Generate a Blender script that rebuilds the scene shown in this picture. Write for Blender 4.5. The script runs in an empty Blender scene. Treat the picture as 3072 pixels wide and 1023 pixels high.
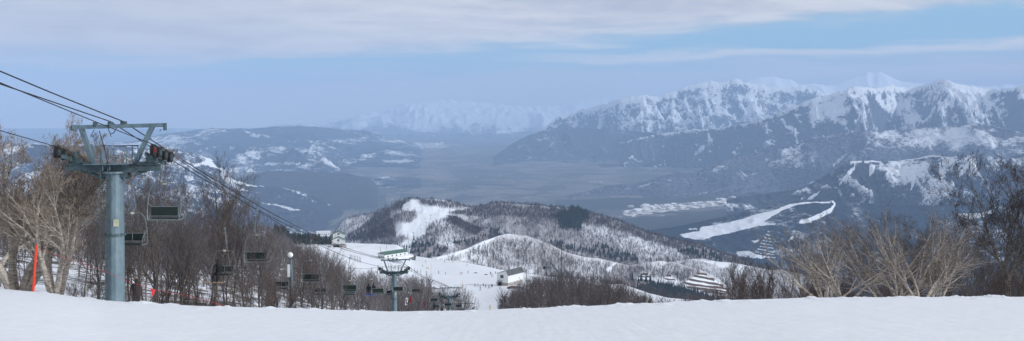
import bpy, math, random
import numpy as np
random.seed(7); rng = np.random.default_rng(11)
C = bpy.context.scene.collection
F, HX, HY = 2951.0, 1536.0, 320.0          # focal length, principal column and horizon row of the 3072 px photograph
def P(px, py, Y): return ((px-HX)/F*Y, Y, -(py-HY)/F*Y)

# ------------------------------------------------------------------ noise
def _h(ix, iy, s):
    n = (ix.astype(np.int64)*374761393 + iy.astype(np.int64)*668265263 + s*1442695041) & 0xffffffff
    n = ((n ^ (n >> 13))*1274126177) & 0xffffffff
    n = (n ^ (n >> 16)) & 0xffffffff
    return n/4294967295.0
def vn(x, y, s=0):
    x = np.asarray(x, float); y = np.asarray(y, float)
    ix = np.floor(x); iy = np.floor(y); fx = x-ix; fy = y-iy
    fx = fx*fx*fx*(fx*(fx*6-15)+10); fy = fy*fy*fy*(fy*(fy*6-15)+10)
    a = _h(ix, iy, s); b = _h(ix+1, iy, s); c = _h(ix, iy+1, s); d = _h(ix+1, iy+1, s)
    return (a*(1-fx)+b*fx)*(1-fy)+(c*(1-fx)+d*fx)*fy
def fbm(x, y, o=5, s=0, g=0.5):
    r = 0; a = 1; t = 0
    for k in range(o):
        r = r+a*(vn(x, y, s+k*17)-.5)*2; t += a; a *= g; x = x*2.03+11.3; y = y*2.03+5.7
    return r/t
def ridged(x, y, o=5, s=0, g=0.58):
    r = 0; a = 1; t = 0; w = 1
    for k in range(o):
        n = 1-np.abs(vn(x, y, s+k*31)*2-1)*1.0
        n = n*n*w; w = np.clip(n*1.6, 0, 1)
        r = r+a*n; t += a; a *= g; x = x*2.1+3.1; y = y*2.1+8.2
    return r/t
def sstep(a, b, x):
    t = np.clip((x-a)/(b-a), 0, 1); return t*t*(3-2*t)

# ------------------------------------------------------------------ mesh helpers
def raw_mesh(name, V, faces4=None, faces3=None, smooth=False):
    me = bpy.data.meshes.new(name)
    V = np.asarray(V, np.float32)
    me.vertices.add(len(V)); me.vertices.foreach_set('co', V.ravel())
    parts = []; tot = []
    if faces4 is not None and len(faces4): parts.append(np.asarray(faces4, np.int32).ravel()); tot.append(np.full(len(faces4), 4, np.int32))
    if faces3 is not None and len(faces3): parts.append(np.asarray(faces3, np.int32).ravel()); tot.append(np.full(len(faces3), 3, np.int32))
    loops = np.concatenate(parts); tots = np.concatenate(tot)
    me.loops.add(len(loops)); me.loops.foreach_set('vertex_index', loops)
    me.polygons.add(len(tots))
    st = np.concatenate(([0], np.cumsum(tots)[:-1])).astype(np.int32)
    me.polygons.foreach_set('loop_start', st); me.polygons.foreach_set('loop_total', tots)
    me.polygons.foreach_set('use_smooth', np.full(len(tots), smooth))
    me.update(calc_edges=True)
    return me
def link(name, me, mat=None, parent=None, **props):
    o = bpy.data.objects.new(name, me); C.objects.link(o)
    if mat is not None: me.materials.clear(); me.materials.append(mat)
    if parent is not None: o.parent = parent
    for k, v in props.items(): o[k] = v
    return o
def empty(name, loc, rz=0.0, **props):
    o = bpy.data.objects.new(name, None); C.objects.link(o); o.location = loc; o.rotation_euler = (0, 0, rz)
    o.empty_display_size = .2
    for k, v in props.items(): o[k] = v
    return o
def copy_tree(o, parent=None):
    c = o.copy(); C.objects.link(c)
    if parent is not None: c.parent = parent
    for ch in list(o.children): copy_tree(ch, c)
    return c

class MB:
    """collects boxes, tubes, discs and builds ONE mesh object"""
    def __init__(s): s.V = []; s.Q = []; s.T = []; s.n = 0
    def _add(s, v, q=(), t=()):
        s.V.append(np.asarray(v, float).reshape(-1, 3))
        if len(q): s.Q.append(np.asarray(q, int).reshape(-1, 4)+s.n)
        if len(t): s.T.append(np.asarray(t, int).reshape(-1, 3)+s.n)
        s.n += len(s.V[-1]); return s
    def box(s, c, size, R=None):
        x, y, z = [d/2 for d in size]
        v = np.array([(-x,-y,-z),(x,-y,-z),(x,y,-z),(-x,y,-z),(-x,-y,z),(x,-y,z),(x,y,z),(-x,y,z)])
        if R is not None: v = v @ np.array(R).T
        return s._add(v+np.array(c), [(0,3,2,1),(4,5,6,7),(0,1,5,4),(1,2,6,5),(2,3,7,6),(3,0,4,7)])
    def beam(s, a, b, w, h, up=(0,0,1)):
        a = np.array(a, float); b = np.array(b, float); d = b-a; L = np.linalg.norm(d); d /= L
        u = np.array(up, float)
        if abs(d@u) > .98: u = np.array((1., 0, 0))
        x = np.cross(d, u); x /= np.linalg.norm(x); z = np.cross(x, d)
        R = np.stack([x, d, z], 1)
        return s.box((a+b)/2, (w, L, h), R)
    def tube(s, pts, r, n=6, cap=True):
        p = np.asarray(pts, float); k = len(p)
        r = np.full(k, r) if np.isscalar(r) else np.asarray(r, float)
        d = np.zeros_like(p); d[1:-1] = p[2:]-p[:-2]; d[0] = p[1]-p[0]; d[-1] = p[-1]-p[-2]
        d /= np.maximum(np.linalg.norm(d, axis=1, keepdims=True), 1e-9)
        u = np.array((0, 0, 1.)) if abs(d[0][2]) < .9 else np.array((1., 0, 0))
        V = []
        for i in range(k):
            x = np.cross(d[i], u); x /= np.linalg.norm(x); y = np.cross(x, d[i]); u = y if k > 2 else u
            y = np.cross(x, d[i])
            for j in range(n):
                a = 2*math.pi*j/n; V.append(p[i]+r[i]*(math.cos(a)*x+math.sin(a)*y))
            u = y
        q = [(i*n+j, i*n+(j+1) % n, (i+1)*n+(j+1) % n, (i+1)*n+j) for i in range(k-1) for j in range(n)]
        t = []
        if cap:
            V.append(p[0]); V.append(p[-1]); a0 = k*n; a1 = k*n+1
            t = [(a0, (j+1) % n, j) for j in range(n)]+[(a1, (k-1)*n+j, (k-1)*n+(j+1) % n) for j in range(n)]
        return s._add(V, q, t)
    def ball(s, c, r, nu=8, nv=6):
        r = np.array((r, r, r) if np.isscalar(r) else r, float); V = []; q = []
        for i in range(nv+1):
            th = math.pi*i/nv
            for j in range(nu):
                ph = 2*math.pi*j/nu
                V.append(np.array(c)+r*np.array((math.sin(th)*math.cos(ph), math.sin(th)*math.sin(ph), math.cos(th))))
        q = [(i*nu+j, (i+1)*nu+j, (i+1)*nu+(j+1) % nu, i*nu+(j+1) % nu) for i in range(nv) for j in range(nu)]
        return s._add(V, q)
    def build(s, name, mat, parent=None, smooth=False, **props):
        me = raw_mesh(name, np.concatenate(s.V), np.concatenate(s.Q) if s.Q else None, np.concatenate(s.T) if s.T else None, smooth)
        return link(name, me, mat, parent, **props)

# ------------------------------------------------------------------ materials
def newmat(name):
    m = bpy.data.materials.new(name); m.use_nodes = True
    nt = m.node_tree; b = nt.nodes['Principled BSDF']; return m, nt, b
def N(nt, t, **kw):
    n = nt.nodes.new(t)
    for k, v in kw.items():
        if k.startswith('i_'): n.inputs[k[2:].replace('_', ' ')].default_value = v
        else: setattr(n, k, v)
    return n
def mixcol(nt, fac, a, b):
    m = nt.nodes.new('ShaderNodeMix'); m.data_type = 'RGBA'
    for sock, v in ((m.inputs[0], fac), (m.inputs[6], a), (m.inputs[7], b)):
        if isinstance(v, bpy.types.NodeSocket): nt.links.new(v, sock)
        elif isinstance(v, (tuple, list)): sock.default_value = (*v[:3], 1)
        else: sock.default_value = v
    return m.outputs[2]
def mth(nt, op, a, b=None, c=None, clamp=False):
    m = nt.nodes.new('ShaderNodeMath'); m.operation = op; m.use_clamp = clamp
    for i, v in enumerate((a, b, c)):
        if v is None: continue
        if isinstance(v, bpy.types.NodeSocket): nt.links.new(v, m.inputs[i])
        else: m.inputs[i].default_value = v
    return m.outputs[0]
def ramp(nt, fac, a, b):
    m = nt.nodes.new('ShaderNodeMapRange'); m.interpolation_type = 'SMOOTHSTEP'
    m.inputs[1].default_value = a; m.inputs[2].default_value = b
    nt.links.new(fac, m.inputs[0]); return m.outputs[0]
def coords(nt, scale=(1, 1, 1)):
    g = nt.nodes.new('ShaderNodeNewGeometry'); mp = nt.nodes.new('ShaderNodeMapping')
    nt.links.new(g.outputs['Position'], mp.inputs[0]); mp.inputs['Scale'].default_value = scale; return mp.outputs[0]
def noise(nt, vec, scale, detail=6, rough=.55, dist=0.0):
    n = nt.nodes.new('ShaderNodeTexNoise'); n.inputs['Scale'].default_value = scale; n.inputs['Detail'].default_value = detail
    n.inputs['Roughness'].default_value = rough; n.inputs['Distortion'].default_value = dist
    nt.links.new(vec, n.inputs['Vector']); return n.outputs['Fac']
def simple(name, col, rough=.6, metal=0.0, var=.15, scale=3.0, spec=.3):
    m, nt, b = newmat(name)
    tc = nt.nodes.new('ShaderNodeTexCoord')
    n = noise(nt, tc.outputs['Object'], scale, 5, .6)
    c2 = tuple(x*(1-var) for x in col); c1 = tuple(min(1, x*(1+var)) for x in col)
    nt.links.new(mixcol(nt, ramp(nt, n, .3, .7), c2, c1), b.inputs['Base Color'])
    b.inputs['Roughness'].default_value = rough; b.inputs['Metallic'].default_value = metal
    b.inputs['Specular IOR Level'].default_value = spec
    return m
SNOW = (.76, .81, .87)
def terrain_mat(name, forest=(.05, .055, .06), forest2=(.09, .08, .085), cover=.45, sc=.01, soft=.06, steep=None, z0=None, z1=None, fine=.05, relief=.22, zr=(-.32, .22), gain=1.0):
    """forest / snow ground: attribute 'snow' lays open snow, attribute 'dark' dense evergreen wood, the rest is broken up by noise"""
    m, nt, b = newmat(name)
    v = coords(nt)
    a = N(nt, 'ShaderNodeAttribute', attribute_name='snow').outputs['Fac']
    d = N(nt, 'ShaderNodeAttribute', attribute_name='dark').outputs['Fac']
    n1 = noise(nt, v, sc, 8, .62, .4); n2 = noise(nt, v, fine, 5, .6)
    n3 = noise(nt, v, fine*3.5, 3, .6)
    rl = N(nt, 'ShaderNodeAttribute', attribute_name='relief').outputs['Fac']
    f = mth(nt, 'ADD', mth(nt, 'ADD', mth(nt, 'MULTIPLY', n1, .45), mth(nt, 'MULTIPLY', n2, .33)), mth(nt, 'MULTIPLY', n3, .22))
    f = mth(nt, 'MULTIPLY', mth(nt, 'SUBTRACT', f, .5), gain)
    f = mth(nt, 'ADD', f, mth(nt, 'MULTIPLY', rl, relief))
    if z0 is not None:
        g = nt.nodes.new('ShaderNodeNewGeometry'); sp = nt.nodes.new('ShaderNodeSeparateXYZ'); nt.links.new(g.outputs['Position'], sp.inputs[0])
        zz = nt.nodes.new('ShaderNodeMapRange'); zz.clamp = True
        zz.inputs[1].default_value = z0; zz.inputs[2].default_value = z1; zz.inputs[3].default_value = zr[0]; zz.inputs[4].default_value = zr[1]
        nt.links.new(sp.outputs[2], zz.inputs[0]); f = mth(nt, 'ADD', f, zz.outputs[0])
    if steep is not None:
        g2 = nt.nodes.new('ShaderNodeNewGeometry'); s2 = nt.nodes.new('ShaderNodeSeparateXYZ'); nt.links.new(g2.outputs['Normal'], s2.inputs[0])
        st = nt.nodes.new('ShaderNodeMapRange'); st.inputs[1].default_value = steep[0]; st.inputs[2].default_value = steep[1]
        st.inputs[3].default_value = -.3; st.inputs[4].default_value = .08; nt.links.new(s2.outputs[2], st.inputs[0]); f = mth(nt, 'ADD', f, st.outputs[0])
    th = (.5-cover)*.5
    f = mth(nt, 'ADD', f, mth(nt, 'MULTIPLY', d, -.6))
    fac = ramp(nt, f, th-soft, th+soft)
    sn = ramp(nt, mth(nt, 'ADD', a, mth(nt, 'MULTIPLY', mth(nt, 'SUBTRACT', mth(nt, 'ADD', mth(nt, 'MULTIPLY', n2, .6), mth(nt, 'MULTIPLY', n3, .4)), .5), 1.1)), .40, .68)
    fac = mth(nt, 'MAXIMUM', fac, sn)
    fc = mixcol(nt, ramp(nt, n2, .35, .65), forest, forest2)
    nt.links.new(mixcol(nt, fac, fc, SNOW), b.inputs['Base Color'])
    b.inputs['Roughness'].default_value = .85; b.inputs['Specular IOR Level'].default_value = .1
    return m

# ------------------------------------------------------------------ terrain bands
def inside(px, py, poly):
    r = np.zeros(px.shape, bool); n = len(poly); j = n-1
    for i in range(n):
        xi, yi = poly[i]; xj, yj = poly[j]
        if yi != yj:
            c = ((yi > py) != (yj > py)) & (px < (xj-xi)*(py-yi)/(yj-yi)+xi); r ^= c
        j = i
    return r
def Zm(x0, y0, s, pts): return [(x0+x/s, y0+y/s) for x, y in pts]
def line_poly(pts, w):
    """thin polygon round a polyline; w one width or one per point"""
    ws = [w]*len(pts) if np.isscalar(w) else w
    return [(x, y-h/2) for (x, y), h in zip(pts, ws)]+[(x, y+h/2) for (x, y), h in list(zip(pts, ws))[::-1]]
BANDS = {}
def smooth1(a, k):
    if k < 2: return a
    w = np.hanning(k+2)[1:-1]; w /= w.sum(); p = np.pad(a, (k, k), mode='edge')
    return np.convolve(p, w, 'same')[k:-k]
def columns(lo, hi, step=3, vis0=-60, vis1=3130, out=14):
    a = np.arange(lo, max(lo, vis0), out); b = np.arange(max(lo, vis0), min(hi, vis1), step); c = np.arange(min(hi, vis1), hi+1, out)
    return np.unique(np.concatenate([a, b, c]).astype(float))
def I(px, pts, k=0):
    xs = [p[0] for p in pts]; ys = [p[1] for p in pts]
    return smooth1(np.interp(px, xs, ys), k)
def band(name, cols, rows, nsub, mat, disp=None, masks=(), darks=(), jit=(0, 0), ease=None, label=None, kind='structure'):
    """rows: (Y array, Z array) near to far; nsub subdivisions between consecutive rows"""
    Ys = []; Zs = []; Vp = []
    for k in range(len(rows)-1):
        n = nsub[k]; t = np.arange(n+(k == len(rows)-2))/n
        e = t if ease is None or ease[k] is None else ease[k](t)
        Ys.append(rows[k][0][None]*(1-t[:, None])+rows[k+1][0][None]*t[:, None])
        Zs.append(rows[k][1][None]*(1-e[:, None])+rows[k+1][1][None]*e[:, None]); Vp.append(k+t)
    Y = np.concatenate(Ys); Z = np.concatenate(Zs); V = np.concatenate(Vp)[:, None]+0*Y
    X = (cols[None]-HX)/F*Y
    if disp is not None: Z = Z+disp(X, Y, Z, V, cols[None]+0*Y)
    nv, nu = Y.shape
    idx = np.arange(nv*nu).reshape(nv, nu)
    q = np.stack([idx[:-1, :-1], idx[:-1, 1:], idx[1:, 1:], idx[1:, :-1]], -1).reshape(-1, 4)
    me = raw_mesh(name, np.stack([X, Y, Z], -1).reshape(-1, 3), q, smooth=True)
    qx = HX+X/Y*F; qy = HY-Z/Y*F
    if jit[0]:
        qx = qx+jit[0]*fbm(X/jit[1], Y/jit[1], 4, 71); qy = qy+jit[0]*.6*fbm(X/jit[1], Y/jit[1], 4, 72)
    s = np.zeros(X.shape); d = np.zeros(X.shape)
    for m in masks:
        wt, m = m if isinstance(m[0], float) else (1.0, m)
        k_ = inside(qx, qy, m); s[k_] = np.maximum(s[k_], wt)
    for m in darks: d[inside(qx, qy, m)] = 1
    for nm, arr in (('snow', s), ('dark', d)):
        at = me.attributes.new(nm, 'FLOAT', 'POINT'); at.data.foreach_set('value', arr.ravel().astype(np.float32))
    o = link(name, me, mat, None, kind=kind)
    if label: o['label'] = label
    BANDS[name] = dict(X=X, Y=Y, Z=Z, snow=s, dark=d, cols=cols, V=V)
    return o
def ridge(name, crest, mat, foot_dy, zfoot, back_dy=1500, back_drop=300, p=1.3, n=90, nb=10, A=60, wl=900, gA=0, gwl=600, jag=4, lo=None, hi=None, k=5, step=3, seed=1, ys=1.0, **kw):
    """a mountain from its crest line down to its foot in front and over to its back"""
    lo = crest[0][0] if lo is None else lo; hi = crest[-1][0] if hi is None else hi
    cols = columns(lo, hi, step)
    py = I(cols, [(c[0], c[1]) for c in crest], k); Yc = ys*I(cols, [(c[0], c[2]) for c in crest], 40)
    Zc = -(py-HY)/F*Yc
    Yf = Yc-(foot_dy(cols) if callable(foot_dy) else foot_dy); zf = np.minimum(zfoot, Zc-20)
    def disp(X, Y, Z, V, pxs):
        t = np.clip(V, 0, 2); e = np.where(t < 1, np.sin(np.pi*np.clip(t, 0, 1)**1.6)**.8, 0)*.9+.1*(t < 1)*(t > .02)
        rel = np.clip((Zc[None]-zf[None])/300., .15, 1.6)
        wx = X+wl*.35*fbm(X/wl, Y/wl, 3, seed+5); wy = Y+wl*.35*fbm(X/wl, Y/wl, 3, seed+9)
        r = (ridged(wx/wl, wy/wl, 6, seed)-.75)*A*1.7*e*rel
        if gA:
            sx = X/gwl+.6*fbm(X/gwl/1.5, Y/gwl/1.5, 4, seed+2)+t*1.1*np.sign(fbm(X/gwl/6, Y*0, 1, seed+8))
            g = 1.25*(1-ridged(sx, t*2.2+Y/gwl*.15, 4, seed+3))**1.2*(.85+.3*vn(X/gwl/2, Y/gwl/2, seed+4))
            r = r-g*gA*.8*e*rel
            REL.append((float(np.median(g))-g)*np.clip(np.where(t < 1, 1, 0)*t*4, 0, 1))
        r = r+(ridged(wx/wl*4.3, wy/wl*4.3, 4, seed+21)-.6)*A*.35*e*rel
        r = r+jag*fbm(X/(wl*.08), Y/(wl*.08), 4, seed+12)*np.clip(rel, .3, 1)*np.where(t > 1.3, 0, 1)
        return r
    REL = []
    o = band(name, cols, [(Yf, zf), (Yc, Zc), (Yc+back_dy, Zc-back_drop)], [n, nb], mat, disp=disp, ease=[lambda t: t**p, None], **kw)
    if REL:
        at = o.data.attributes.new('relief', 'FLOAT', 'POINT'); at.data.foreach_set('value', REL[0].ravel().astype(np.float32))
    return o
EXPO = 0.02; SUN_EL = 21; SUN_AZ = 114; SUN_E = 2.9; SKY_S = .10
HZ_TOP = 860; HZ_D = 6.6e-5; HZ_COL = (.46, .67, .98)
BLUE = (3.1, 5.8, 8.0); CLD = (5.4, 5.3, 5.8); CLL = (9.0, 8.6, 8.4); LOWC = (7.8, 7.2, 7.2)
# ------------------------------------------------------------------ scene, camera, sky, sun, haze
sc = bpy.context.scene
cam = bpy.data.cameras.new('camera'); co = bpy.data.objects.new('camera', cam); C.objects.link(co)
co.location = (0, 0, 0); co.rotation_euler = (math.pi/2, 0, 0)
cam.sensor_width = 36; cam.lens = F/3072*36; cam.shift_y = -191.5/3072; cam.clip_start = .5; cam.clip_end = 200000
sc.camera = co
sc.view_settings.view_transform = 'Standard'; sc.view_settings.look = 'None'; sc.view_settings.gamma = 1; sc.view_settings.exposure = EXPO
try:
    sc.cycles.use_denoising = True; sc.cycles.denoiser = 'OPENIMAGEDENOISE'; sc.cycles.denoising_prefilter = 'ACCURATE'
    sc.cycles.denoising_input_passes = 'RGB_ALBEDO_NORMAL'
except Exception: pass
sc.cycles.use_adaptive_sampling = False; sc.cycles.max_bounces = 4; sc.cycles.diffuse_bounces = 2; sc.cycles.volume_bounces = 3

SE, SA = math.radians(SUN_EL), math.radians(SUN_AZ)     # azimuth from +Y towards +X
sd = (math.sin(SA)*math.cos(SE), math.cos(SA)*math.cos(SE), math.sin(SE))
sl = bpy.data.lights.new('sun', 'SUN'); so = bpy.data.objects.new('sun', sl); C.objects.link(so)
sl.energy = SUN_E; sl.angle = math.radians(2.0); sl.color = (.96, .975, 1.0)
import mathutils
so.rotation_euler = mathutils.Vector(sd).to_track_quat('Z', 'Y').to_euler()

w = bpy.data.worlds.new('World'); sc.world = w; w.use_nodes = True
nt = w.node_tree; bg = nt.nodes['Background']; bg.inputs['Strength'].default_value = SKY_S
sky = nt.nodes.new('ShaderNodeTexSky'); sky.sky_type = 'NISHITA'; sky.sun_disc = False
sky.sun_elevation = SE; sky.sun_rotation = SA; sky.altitude = 1000; sky.dust_density = 1.5; sky.air_density = 1.3
tc = nt.nodes.new('ShaderNodeTexCoord'); sp = nt.nodes.new('ShaderNodeSeparateXYZ'); nt.links.new(tc.outputs['Generated'], sp.inputs[0])
x, y, z = sp.outputs
el = mth(nt, 'ADD', z, mth(nt, 'MULTIPLY', x, -.07))
el2 = mth(nt, 'ADD', z, mth(nt, 'MULTIPLY', x, -.02))
zz = mth(nt, 'ADD', mth(nt, 'ABSOLUTE', z), .035)
cb = nt.nodes.new('ShaderNodeCombineXYZ')
nt.links.new(mth(nt, 'DIVIDE', x, zz), cb.inputs[0]); nt.links.new(mth(nt, 'DIVIDE', y, zz), cb.inputs[1])
mp = nt.nodes.new('ShaderNodeMapping'); mp.inputs['Rotation'].default_value = (0, 0, .35); mp.inputs['Scale'].default_value = (.32, .6, 1)
nt.links.new(cb.outputs[0], mp.inputs[0])
nA = noise(nt, mp.outputs[0], 1.0, 6, .55, .6)
mp2 = nt.nodes.new('ShaderNodeMapping'); mp2.inputs['Scale'].default_value = (6, 6, 34); mp2.inputs['Rotation'].default_value = (0, .05, 0); nt.links.new(tc.outputs['Generated'], mp2.inputs[0])
nB = noise(nt, mp2.outputs[0], 1.0, 7, .6, .3)
nn = mth(nt, 'ADD', mth(nt, 'MULTIPLY', mth(nt, 'SUBTRACT', nA, .5), .045), mth(nt, 'MULTIPLY', mth(nt, 'SUBTRACT', nB, .5), .06))
upper = ramp(nt, mth(nt, 'ADD', el, nn), .050, .076)                     # the high cloud sheet
d2 = mth(nt, 'ABSOLUTE', mth(nt, 'SUBTRACT', mth(nt, 'ADD', el2, mth(nt, 'MULTIPLY', nn, .5)), .047))
strk = mth(nt, 'MULTIPLY', ramp(nt, d2, .009, .0), ramp(nt, mth(nt, 'ADD', x, mth(nt, 'MULTIPLY', nn, 3.)), -.1, .15))     # thin streak low on the right
low = ramp(nt, mth(nt, 'ADD', el2, mth(nt, 'MULTIPLY', nn, .5)), .048, .020)
skyc = nt.nodes.new('ShaderNodeVectorMath'); skyc.operation = 'MULTIPLY'; nt.links.new(sky.outputs[0], skyc.inputs[0]); skyc.inputs[1].default_value = (1, 1, 1)
blue = mixcol(nt, .9, skyc.outputs[0], BLUE)
shade = mixcol(nt, ramp(nt, mth(nt, 'ADD', nB, mth(nt, 'MULTIPLY', nA, .6)), .55, 1.0), CLD, CLL)
left = mth(nt, 'MULTIPLY', ramp(nt, x, .05, -.45), .6)
shade = mixcol(nt, left, shade, CLD)
c1 = mixcol(nt, mth(nt, 'MULTIPLY', low, .92), blue, LOWC)
c2 = mixcol(nt, mth(nt, 'MULTIPLY', strk, .75), c1, CLL)
c3 = mixcol(nt, mth(nt, 'MULTIPLY', upper, .93), c2, shade)
nt.links.new(c3, bg.inputs['Color'])

# haze: one closed box of even pale air round the camera and everything in it
hz = MB().box((0, 0, (HZ_TOP-1100)/2), (70000, 64000, HZ_TOP+1100))
m = bpy.data.materials.new('haze_air'); m.use_nodes = True; nt = m.node_tree; nt.nodes.clear()
out = nt.nodes.new('ShaderNodeOutputMaterial'); pv = nt.nodes.new('ShaderNodeVolumePrincipled')
pv.inputs['Color'].default_value = (*HZ_COL, 1); pv.inputs['Density'].default_value = HZ_D; pv.inputs['Anisotropy'].default_value = -.2
nt.links.new(pv.outputs[0], out.inputs['Volume'])
hzo = hz.build('haze', m, None, kind='stuff')

# ------------------------------------------------------------------ the land
ZV = -700.0
# -- valley floor
mat_valley, nt, b = newmat('valley_ground')
v = coords(nt, (1, .45, 1))
n1 = noise(nt, v, .0012, 8, .65, .5); n2 = noise(nt, v, .006, 6, .7); n3 = noise(nt, coords(nt, (.35, 1, 1)), .004, 5, .6)
a = N(nt, 'ShaderNodeAttribute', attribute_name='snow').outputs['Fac']; d = N(nt, 'ShaderNodeAttribute', attribute_name='dark').outputs['Fac']
vo = nt.nodes.new('ShaderNodeTexVoronoi'); vo.inputs['Scale'].default_value = .0045; nt.links.new(coords(nt, (1, .5, 1)), vo.inputs['Vector']); vs = nt.nodes.new('ShaderNodeSeparateColor'); nt.links.new(vo.outputs['Color'], vs.inputs[0])
n4 = noise(nt, coords(nt, (1, .6, 1)), .02, 5, .75)
c = mixcol(nt, ramp(nt, n1, .40, .60), (.055, .065, .07), (.15, .14, .14))
c = mixcol(nt, mth(nt, 'MULTIPLY', ramp(nt, vs.outputs[0], .45, .9), .5), c, (.20, .185, .17))
c = mixcol(nt, mth(nt, 'MULTIPLY', ramp(nt, vs.outputs[1], .7, .75), .6), c, (.03, .045, .045))
c = mixcol(nt, ramp(nt, n4, .60, .68), c, (.52, .51, .50))
c = mixcol(nt, ramp(nt, n2, .60, .72), c, (.30, .29, .29))
c = mixcol(nt, ramp(nt, n3, .56, .64), c, (.025, .04, .04))
c = mixcol(nt, ramp(nt, mth(nt, 'ADD', d, mth(nt, 'MULTIPLY', n2, .3)), .5, .8), c, (.022, .03, .032))
sn = ramp(nt, mth(nt, 'ADD', a, mth(nt, 'MULTIPLY', mth(nt, 'SUBTRACT', n4, .5), 1.6)), .5, .7)
c = mixcol(nt, sn, c, (.72, .72, .72)); nt.links.new(c, b.inputs['Base Color']); b.inputs['Roughness'].default_value = .9
cols = columns(-1500, 4600, 6, out=30)
one = np.ones_like(cols)
rowsY = [2400, 7000, 14000, 31500]
band('valley_floor', cols, [(one*Y, one*ZV) for Y in rowsY], [50, 260, 160, 60], mat_valley,
     disp=lambda X, Y, Z, V, p: 14*fbm(X/900, Y/900, 4, 3)-Y*0,
     masks=[(.34, [(700, 385), (1500, 385), (1500, 440), (1300, 470), (1000, 450), (700, 440)]), (.62, [(1880, 628), (1960, 618), (2040, 612), (2120, 603), (2200, 598), (2240, 599), (2225, 610), (2150, 620), (2060, 628), (1980, 640), (1900, 650), (1860, 645)]),  # first patch: far snowfields, whitened also to paint in the paler haze there
            (.6, [(1190, 428), (1330, 430), (1345, 440), (1270, 446), (1185, 438)]), (.5, [(1330, 432), (1390, 433), (1380, 437), (1330, 437)]),
            (.5, [(1765, 541), (1815, 541), (1815, 546), (1765, 545)]),
            (.42, [(1530, 518), (1640, 484), (1645, 487), (1535, 524)]), (.42, [(1370, 578), (1425, 545), (1530, 519), (1532, 523), (1435, 550), (1380, 582)])],
     darks=[[(1000, 560), (1110, 560), (1110, 620), (950, 640)], [(1660, 600), (1800, 600), (2300, 560), (2300, 596), (2100, 600), (1900, 625), (1700, 640)], [(1700, 660), (2000, 648), (2240, 622), (2300, 640), (2300, 900), (1700, 900)], [(1795, 494), (1900, 490), (1900, 500), (1800, 502)]], jit=(10, 260))

# -- far snow ranges
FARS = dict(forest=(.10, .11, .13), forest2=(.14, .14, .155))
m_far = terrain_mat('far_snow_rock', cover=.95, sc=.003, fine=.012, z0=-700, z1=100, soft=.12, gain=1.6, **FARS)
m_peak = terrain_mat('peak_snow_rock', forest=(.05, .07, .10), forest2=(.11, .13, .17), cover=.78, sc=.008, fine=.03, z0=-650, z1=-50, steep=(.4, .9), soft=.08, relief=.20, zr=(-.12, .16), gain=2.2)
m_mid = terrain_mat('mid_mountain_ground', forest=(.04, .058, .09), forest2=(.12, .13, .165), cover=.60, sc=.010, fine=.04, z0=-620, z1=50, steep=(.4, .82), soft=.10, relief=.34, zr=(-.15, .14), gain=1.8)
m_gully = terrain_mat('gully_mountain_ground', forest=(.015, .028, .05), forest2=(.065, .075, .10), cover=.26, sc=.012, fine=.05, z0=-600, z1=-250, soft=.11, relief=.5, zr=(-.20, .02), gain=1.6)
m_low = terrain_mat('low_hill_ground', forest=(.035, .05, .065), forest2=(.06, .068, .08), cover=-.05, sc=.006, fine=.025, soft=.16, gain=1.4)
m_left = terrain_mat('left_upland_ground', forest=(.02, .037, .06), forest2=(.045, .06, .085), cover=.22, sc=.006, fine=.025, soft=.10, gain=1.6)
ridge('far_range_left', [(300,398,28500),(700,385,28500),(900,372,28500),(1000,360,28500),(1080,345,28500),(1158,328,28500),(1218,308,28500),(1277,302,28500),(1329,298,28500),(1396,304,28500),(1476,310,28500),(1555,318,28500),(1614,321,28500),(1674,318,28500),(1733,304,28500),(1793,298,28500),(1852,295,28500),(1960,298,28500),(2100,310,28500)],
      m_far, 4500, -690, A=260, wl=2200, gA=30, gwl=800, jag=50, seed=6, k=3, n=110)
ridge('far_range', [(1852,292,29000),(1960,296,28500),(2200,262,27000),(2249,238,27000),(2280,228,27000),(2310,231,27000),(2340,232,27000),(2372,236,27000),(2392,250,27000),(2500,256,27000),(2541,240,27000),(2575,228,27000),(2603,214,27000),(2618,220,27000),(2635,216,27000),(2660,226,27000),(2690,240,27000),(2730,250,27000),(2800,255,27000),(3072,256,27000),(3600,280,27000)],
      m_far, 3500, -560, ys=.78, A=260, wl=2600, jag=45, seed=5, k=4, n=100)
ridge('snow_peaks', [(1500,452,21000),(1560,428,21000),(1610,398,21000),(1674,350,21000),(1740,330,21000),(1793,319,20500),(1852,299,20000),(1900,288,20000),(1931,283,20000),(1977,292,20000),(2028,272,20000),(2069,254,20000),(2126,244,20000),(2156,246,20000),(2187,244,20000),(2205,236,20000),(2249,251,20000),(2310,259,20000),(2351,264,20000),(2403,257,20000),(2444,267,20000),(2490,285,20000),(2600,330,20000)],
      m_peak, 1900, ZV+40, ys=.76, A=330, wl=800, gA=280, gwl=260, jag=34, seed=23, k=3, n=150,
      masks=[line_poly([(1843,340),(1855,352),(1868,366),(1885,370)],5), line_poly([(1862,318),(1872,335),(1884,352),(1886,368)],9), [(1850,315),(1868,305),(1900,296),(1880,318),(1866,330)]], jit=(3, 300))
ridge('blue_hill', [(1478,474,14900),(1495,460,15000),(1514,447,15200),(1545,425,15400),(1586,405,15600),(1630,395,15700),(1670,388,15800),(1741,384,15800),(1790,388,15800),(1825,384,15800),(1870,391,15800),(1908,393,15700),(1970,400,15200),(2027,406,14600),(2090,410,14000),(2200,418,13000),(2320,428,12400),(2450,440,12000),(2600,450,11800)], m_low, 1200, ZV, A=90, wl=700, gA=30, gwl=400, jag=12, seed=37, n=90, ys=.87)
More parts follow.
